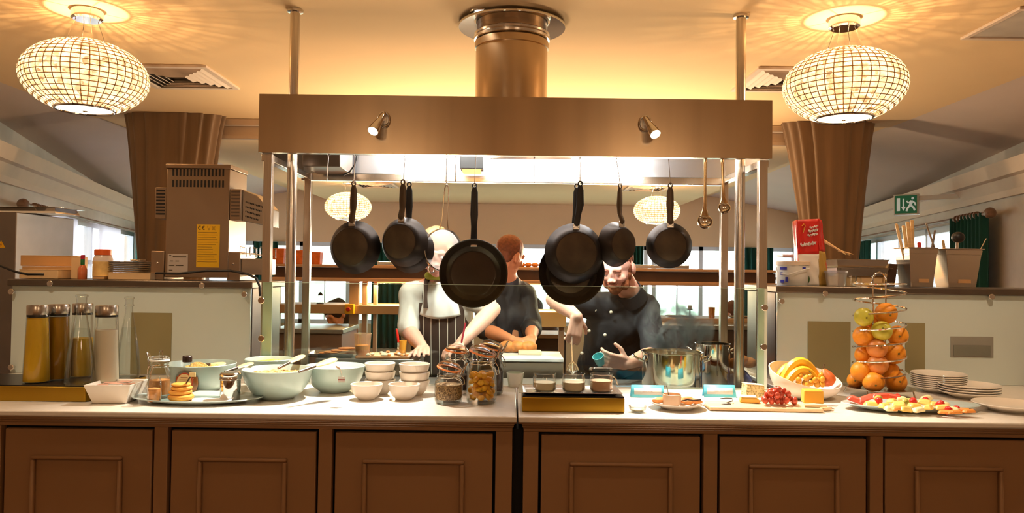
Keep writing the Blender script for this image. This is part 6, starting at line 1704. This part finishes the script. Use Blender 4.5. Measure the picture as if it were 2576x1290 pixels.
def eyes(parent, c, A, iris, lid=None):
    T = Matrix.Translation(c) @ A
    for s in (-1,1):
        p = T @ Vector((s*.031,.076,.006)); 
        e_ = obj('eye', MB().ball(p,.0115,14,10), lid or M['white_plastic'], parent)
        if lid:
            obj('eyelashes', MB().tube([T @ Vector((s*.031+.011*x,.0865-.003*x*x,-.001-.003*(1-x*x))) for x in (-1,-.5,0,.5,1)],.0014,6), iris, parent); continue
        q = T @ Vector((s*.031,.0855,.003)); obj('iris', MB().ball(q,.0042,10,8), iris, parent)
def hand(mb, w, d, n, side, curl=(25,35,25), k=1.0, spread=5, thumb=(.55,.75,.35)):
    """w wrist, d direction of the hand, n the way the palm faces, side +1/-1 which edge carries the thumb"""
    d = Vector(d).normalized(); n = Vector(n); n = (n-d*n.dot(d)).normalized(); s = d.cross(n)*side
    w = Vector(w)
    L = .088*k
    for i,off in enumerate((-.026,-.009,.009,.026)):
        mb.cone(w + s*off*.75*k + d*.008, .0135*k, w + d*L + s*off*1.05*k, .0115*k, 10)
    for i,(off,ln) in enumerate(((.030,.070),(.010,.079),(-.010,.073),(-.029,.057))):
        p = w + d*L + s*off*k; a = R(spread*(off/.02)*.5); dd = (d*math.cos(a)+s*math.sin(a)).normalized(); nn = n
        c = 0
        for j,(fr,cu) in enumerate(zip((.45,.32,.23),curl)):
            c += R(cu*(1+.10*i)); v = dd*math.cos(c)+nn*math.sin(c)
            q = p + v*ln*fr*k; mb.cone(p,(.0092-.0008*j)*k,q,(.0086-.0009*j)*k,10); p = q
    p = w + d*.022*k + s*.026*k + n*.006
    v = (d*thumb[0]+s*thumb[1]+n*thumb[2]).normalized(); q = p+v*.042*k; mb.cone(p,.0135*k,q,.0105*k,10)
    v2 = (d*(thumb[0]+.3)+s*(thumb[1]-.35)+n*(thumb[2]+.1)).normalized(); mb.cone(q,.0102*k,q+v2*.032*k,.0085*k,10)
def chain(mb, pts):
    for (p0,r0),(p1,r1) in zip(pts,pts[1:]): mb.cone(p0,r0,p1,r1,16)
def wrinkle(amp, sc, seed):
    def f(co, n):
        a = noise.noise(Vector((co.x*sc+seed,co.y*sc,co.z*sc*.45)))*amp + noise.noise(Vector((co.x*sc*2.3,co.y*sc*2.3+seed,co.z*sc)))*amp*.45
        return co + n*a
    return f
def chef(label, hd, f, up, neck, shR, shL, chest, waist, armR, armL, skin, jacket, cr=.125, k=1.0, sleeveR=.55, sleeveL=.55, feetY=None):
    """arms: elbow, wrist, hand direction, palm normal, thumb side, curl"""
    t = thing('person', label, 'person', (waist.x, waist.y+.05, 0))
    o0 = Vector(t.location)
    L = lambda p: Vector(p)-o0
    hips = Vector((waist.x, waist.y+.06, .90))
    sk = MB(); A = axes(f, up)
    head_skin(sk, L(hd), A, k)
    hb_ = Vector(hd) + A.to_3x3() @ Vector((0,-.03,-.06))
    chain(sk, [(L(hb_),.055),(L(neck),.056),(L(chest),.085),(L(waist),.095),(L(hips),.10)])
    for sh_, arm, sgn in ((shR,armR,-1),(shL,armL,1)):
        el, wr, d, n, sd, cu = arm[:6]
        chain(sk, [(L(neck),.05),(L(sh_),.05),(L(el),.040),(L(Vector(el).lerp(Vector(wr),.35)),.042),(L(wr),.0265)])
        hand(sk, L(wr), d, n, sd, cu, *(arm[6:] if len(arm)>6 else ()))
    feet = []
    for s in (-1,1):
        hp = hips + Vector((s*.09,.0,-.03)); kn = Vector((hips.x+s*.11, hips.y-.03, .47)); an = Vector((hips.x+s*.12, hips.y+.04, .09))
        chain(sk, [(L(hp),.08),(L(kn),.055),(L(an),.038)]); feet.append((hp,kn,an))
    remeshed('body', sk, skin, .0048, t, 3)
    jk = MB()
    c1 = L(chest); w1 = L(waist)
    ax = (L(shL)-L(shR)).normalized()
    jk.ball(c1,(cr*1.25,cr*.92,cr*1.05),24,16)
    for a_ in (-.6,-.2,.2,.6): jk.cone(c1+ax*cr*a_, cr*.80, w1+ax*cr*a_*.85, cr*.78, 16)
    jk.cone(L(neck)+Vector((0,0,-.02)),.066,c1,cr*.8,16)
    jk.cone(w1,cr*.9,L(hips),cr*.95,18); 
    for a_ in (-.5,.5): jk.cone(w1+ax*cr*a_,cr*.72,L(hips)+ax*cr*a_,cr*.74,16)
    for sh_, arm, sl in ((shR,armR,sleeveR),(shL,armL,sleeveL)):
        el, wr = Vector(arm[0]), Vector(arm[1])
        jk.cone(L(neck)+Vector((0,0,-.03)),.058,L(sh_),.070,16)
        jk.cone(c1,cr*.75,L(sh_),.070,16)
        if sl <= 1:
            jk.cone(L(sh_),.070,L(Vector(sh_).lerp(el,sl)),.062,16)
        else:
            jk.cone(L(sh_),.070,L(el),.060,16); jk.cone(L(el),.060,L(el.lerp(wr,sl-1)),.056,16)
    remeshed('jacket', jk, jacket, .008, t, 3, None, wrinkle(.010,13,len(label)))
    tr_ = MB()
    tr_.ball(L(hips),(.165,.125,.11),20,12)
    for hp,kn,an in feet: chain(tr_, [(L(hp),.095),(L(kn),.074),(L(an),.062)])
    remeshed('trousers', tr_, M['trousers'], .014, t, 3)
    for hp,kn,an in feet:
        q = L(an); obj('shoe', MB().ball(q+Vector((0,-.05,-.048)),(.046,.125,.042),16,10), M['black'], t)
    return t, A, L
def hair(t, L, hd, A, m, parts, name='hair', voxel=.006, amp=.003):
    mb = MB(); T = Matrix.Translation(L(hd)) @ A
    for p, r in parts: mb.ball((0,0,0),(1,1,1),18,12,T@Matrix.Translation(p)@Matrix.Diagonal((*r,1)))
    return remeshed(name, mb, m, voxel, t, 2, None, wrinkle(amp,60,3))
blond = mat('light_hair',(206,170,124),.6,0,.3,60,stretch=(1,1,6)); brown = mat('short_brown_hair',(120,66,40),.6,0,.3,80); ginger = mat('ginger_beard',(140,82,48),.65,0,.35,70); darkh = mat('dark_brown_hair',(52,32,24),.6,0,.3,60)
iris = mat('dark_iris',(40,30,24),.2)
SCALP = [((0,-.022,.040),(.078,.090,.082))]
# --- bearded chef at the right
hd = U(1553,672,3.80)
t, A, L = chef('bearded chef in a black jacket bending to whisk a dessert', hd, (-.42,-.78,-.46), (-.12,-.35,.93),
    U(1590,742,3.93), U(1492,772,3.92), U(1626,772,3.98), U(1556,812,3.99), U(1540,905,4.06),
    (U(1392,752,3.74),U(1452,796,3.56),(-.16,-.06,-1),(-.25,.95,0),1,(22,38,30)),
    (U(1645,890,3.74),U(1580,914,3.44),(-.95,-.18,.16),(.1,1,.25),-1,(30,38,28)), M['skin'], M['jacket_black'], .128, 1.03, .72, 1.05)
hair(t, L, hd, A, brown, SCALP + [((s*.064,.0,.0),(.014,.03,.03)) for s in (-1,1)])
hair(t, L, hd, A, ginger, [((0,.066,-.086),(.036,.028,.034)),((0,.090,-.046),(.030,.010,.007))] + [((s*.046,.036,-.070),(.022,.036,.034)) for s in (-1,1)] + [((s*.062,.012,-.030),(.013,.022,.036)) for s in (-1,1)], 'beard', .005)
hair(t, L, hd, A, brown, [((s*.033,.088,.024),(.018,.006,.005)) for s in (-1,1)], 'eyebrows', .003, .001)
eyes(t, L(hd), A, iris, M['skin'])
bt = mat('pearl_button',(236,228,210),.3)
for px,py in ((1497,780),(1537,785),(1482,832),(1522,842),(1464,888),(1507,895)):
    q = U(px,py,3.845 if py < 800 else 3.87 if py < 860 else 3.90)
    obj('button', MB().ball(L(q),(.0085,.006,.0085),12,8), bt, t)
co = MB(); nk = L(U(1583,742,3.92)); rv_ = (L(hd)-nk).normalized()
x_, y_ = frame_of(rv_)
ring_ = lambda r, h: [nk + (x_*math.cos(2*PI*i/32)+y_*math.sin(2*PI*i/32))*r + rv_*h for i in range(32)]
vs = ring_(.088,-.03)+ring_(.078,.012)+ring_(.074,.040)+ring_(.069,.040)+ring_(.069,-.03)
co.add(vs,[(a*32+i,a*32+(i+1)%32,(a+1)*32+(i+1)%32,(a+1)*32+i) for a in range(4) for i in range(32)])
obj('collar', co, M['jacket_black'], t, smooth=60)
# what he holds
t = thing('whisk','long thin steel whisk held downwards by the bearded chef','whisk',U(1441,934,3.26))
top = U(1438,832,3.60)-Vector(t.location)
obj('handle', MB().tube([top*.22,top*.6,top*1.12],[.0035,.0045,.006],10), M['steel_plain'], t)
hw = MB()
for i in range(6):
    a = PI*i/6; c_, s_ = math.cos(a), math.sin(a)
    hw.tube([top*.24, top*.14+Vector((.018*c_,.018*s_,0)), Vector((.026*c_,.026*s_,.006)), Vector((0,0,-.012)), Vector((-.026*c_,-.026*s_,.006)), top*.14-Vector((.018*c_,.018*s_,0)), top*.24],.0013,6)
obj('wire_loops', hw, M['steel_plain'], t)
cp = U(1507,903,3.40)
t = thing('teal_cup','small teal cup with a pale inside held by the bearded chef','cup',cp,0,rot=(R(28),R(-22),0))
obj('cup_body', MB().lathe([(0,-.028),(.018,-.028),(.026,.018),(.024,.018),(.016,-.024),(0,-.025)],28), mat('teal_glaze',(110,196,200),.35), t)
# --- chef with the striped apron
hd = U(1098,634,3.80)
t, A, L = chef('chef in a white jacket and brown striped apron working at the left', hd, (.05,-.86,-.42), (0,-.35,.93),
    U(1106,706,3.92), U(1038,742,3.97), U(1180,742,3.97), U(1110,790,4.0), U(1114,890,4.06),
    (U(1028,832,3.90),U(1064,874,3.68),(.06,-.95,-.04),(.1,-.1,-1),-1,(6,9,8)),
    (U(1240,778,3.82),U(1160,862,3.60),(-.6,-.6,-.35),(.1,-.2,-1),1,(30,40,25)), M['skin'], M['jacket_white'], .125, 1.0, .92, .62)
hair(t, L, hd, A, blond, [((0,-.015,.045),(.080,.094,.084))] + [((s*.062,.015,.03),(.02,.04,.03)) for s in (-1,1)])
eyes(t, L(hd), A, iris)
ne = MB(); q = L(U(1108,694,3.89))
ne.tube([q+Vector((.062*math.cos(2*PI*i/24),.062*math.sin(2*PI*i/24)+.01,0)) for i in range(24)],.022,10,True)
obj('neckerchief', ne, mat('lime_cloth',(170,186,70),.8,0,.1), t)
ct, cw = L(U(1112,760,3.985)), L(U(1114,935,4.05))
def apr(u, v, off=0.0, hw=.160):
    c = ct.lerp(cw, v); a = (u-.5)*2*1.15
    wd = hw*(.78+.30*min(1,v*2.2)); dp = .150 + .012*math.sin(u*17+v*3) + off
    return Vector((c.x + wd*math.sin(a), c.y - dp*math.cos(a)*1.0, c.z))
apm = stripes('striped_apron',(62,42,32),(226,214,196),24,'X',.085,.85,.02)
obj('apron', MB().grid(60,30,lambda u,v: apr(u,v)), apm, t, smooth=80, solid=.004)
cb_ = L(U(1112,706,3.93))
bibm = mat('pale_bib',(236,232,226),.85,0,.04,6,.2)
def bibf(u, v):
    lo = apr(.14+.72*u,.16+.05*math.sin(PI*u),.014); hi = Vector((cb_.x+.075*(u-.5)*2*.85, lo.y+.035*abs(u-.5), cb_.z-.005))
    return hi.lerp(lo, v) + Vector((0,-.016*math.sin(PI*v),0))
obj('folded_bib', MB().grid(24,14,bibf), bibm, t, smooth=80, solid=.004)
obj('apron_strap', MB().tube([L(U(1080,690,3.93)),L(U(1071,712,3.86)),L(U(1068,745,3.845)),L(U(1070,775,3.845))],.013,8,flat=.25,up=(0,-1,0)), apm, t)
t = thing('red_pen','thin dark red thermometer stick at the striped chef\'s forearm','stick',U(1168,820,3.60)); obj('stick', MB().tube([U(1160,866,3.56)-Vector(t.location),U(1171,812,3.60)-Vector(t.location)],.0045,8), mat('dark_red',(150,20,40),.4), t)
# --- chef at the back
hd = U(1282,642,4.45)
t, A, L = chef('short haired chef in a black jacket turned away at the back', hd, (.55,.62,-.30), (.1,-.1,1),
    U(1281,704,4.52), U(1226,735,4.46), U(1322,742,4.62), U(1275,795,4.56), U(1278,880,4.58),
    (U(1222,830,4.42),U(1288,855,4.18),(.5,-.3,.0),(.1,.1,-1),1,(30,30,20)),
    (U(1338,825,4.52),U(1338,850,4.24),(-.1,-.6,.0),(-.1,.1,-1),-1,(30,30,20)), M['skin_tan'], M['jacket_black'], .115, 1.0, 1.1, 1.25)
hair(t, L, hd, A, brown, [((0,-.018,.032),(.0775,.0935,.088)),((0,-.05,-.02),(.064,.05,.06))], amp=.001)
for i,(px,py) in enumerate(((1276,868),(1300,858),(1330,872))):
    o = obj('bread_bun', MB().ball((0,0,0),(.045,.04,.03),20,14), M['pastry']); o.location = U(px,py+6,4.02); o.location.z = .9355+.031; tag(o,'golden bun on the hot plate by the back chef\'s hands, %s' % ('left','middle','right')[i],'bun','buns by the back chef')
# --- diners beyond the pass
def diner(label, hp, hm, top, skinm, f, px_arm=None):
    t = thing('person', label, 'person', (hp.x, hp.y, 0)); L = lambda p: Vector(p)-Vector((hp.x,hp.y,0))
    A = axes(f,(0,0,1)); sk = MB(); head_skin(sk, L(hp), A); h = L(hp)
    chain(sk, [(h+Vector((0,0,-.06)),.052),(h+Vector((0,0,-.16)),.06),(h+Vector((0,.0,-.34)),.10),(h+Vector((0,0,-.52)),.11)])
    for s in (-1,1):
        sh_ = h+Vector((s*.17,0,-.20)); el = h+Vector((s*.22,-.10,-.44)); wr = h+Vector((s*.09,-.28,-.42))
        chain(sk, [(h+Vector((0,0,-.18)),.055),(sh_,.05),(el,.04),(wr,.028)]); hand(sk, wr, (-s*.5,-.6,.1),(0,0,-1),-s)
        chain(sk, [(h+Vector((s*.08,0,-.54)),.08),(h+Vector((s*.10,-.40,-.52)),.06),(h+Vector((s*.10,-.42,.06-h.z)),.045)])
    remeshed('body', sk, skinm, .009, t, 2)
    jk = MB(); jk.ball(h+Vector((0,0,-.30)),(.17,.12,.14),20,14); chain(jk, [(h+Vector((0,0,-.20)),.075),(h+Vector((0,0,-.36)),.13),(h+Vector((0,0,-.54)),.14)])
    for s in (-1,1): jk.cone(h+Vector((0,0,-.2)),.07,h+Vector((s*.17,0,-.21)),.068,14); jk.cone(h+Vector((s*.17,0,-.21)),.068,h+Vector((s*.20,-.06,-.34)),.06,14)
    remeshed('top', jk, top, .012, t, 2, None, wrinkle(.006,12,2))
    mb = MB(); T = Matrix.Translation(h) @ A
    for p, r in ([((0,-.02,.035),(.092,.10,.092)),((0,-.05,-.03),(.085,.06,.09))]): mb.ball((0,0,0),(1,1,1),18,12,T@Matrix.Translation(p)@Matrix.Diagonal((*r,1)))
    remeshed('hair', mb, hm, .009, t, 2, None, wrinkle(.012,18,1))
    c = thing('dining_chair','dark wooden dining chair under the '+label,'chair',(hp.x,hp.y,0)); 
    sz = hp.z-.70
    obj('seat', MB().box(-.21,.21,-.22,.265,sz-.05,sz), M['dark_brown'], c, bevel=.006); obj('backrest', MB().box(-.2,.2,.24,.265,sz,sz+.38), M['dark_brown'], c, bevel=.006)
    for x in (-.19,.19):
        for y in (-.2,.19): obj('leg', MB().box(x-.018,x+.018,y-.018,y+.018,0,sz-.05), M['dark_brown'], c)
diner('dark haired diner in a green top beyond the pass', U(846,790,6.35), darkh, mat('green_top',(150,172,90),.8,0,.1), M['skin_tan'], (-.5,-.6,-.5))
diner('brown haired diner partly hidden behind the cream pass shelf', U(1345,780,7.6), darkh, mat('dark_red_top',(70,50,50),.8), M['skin'], (.5,.7,0))
diner('auburn haired diner behind the copper cup', U(1838,790,7.4), mat('auburn_hair',(112,64,46),.6,0,.3,40), mat('rust_top',(150,84,60),.8), M['skin'], (-.6,-.5,-.3))
bpy.context.view_layer.update()
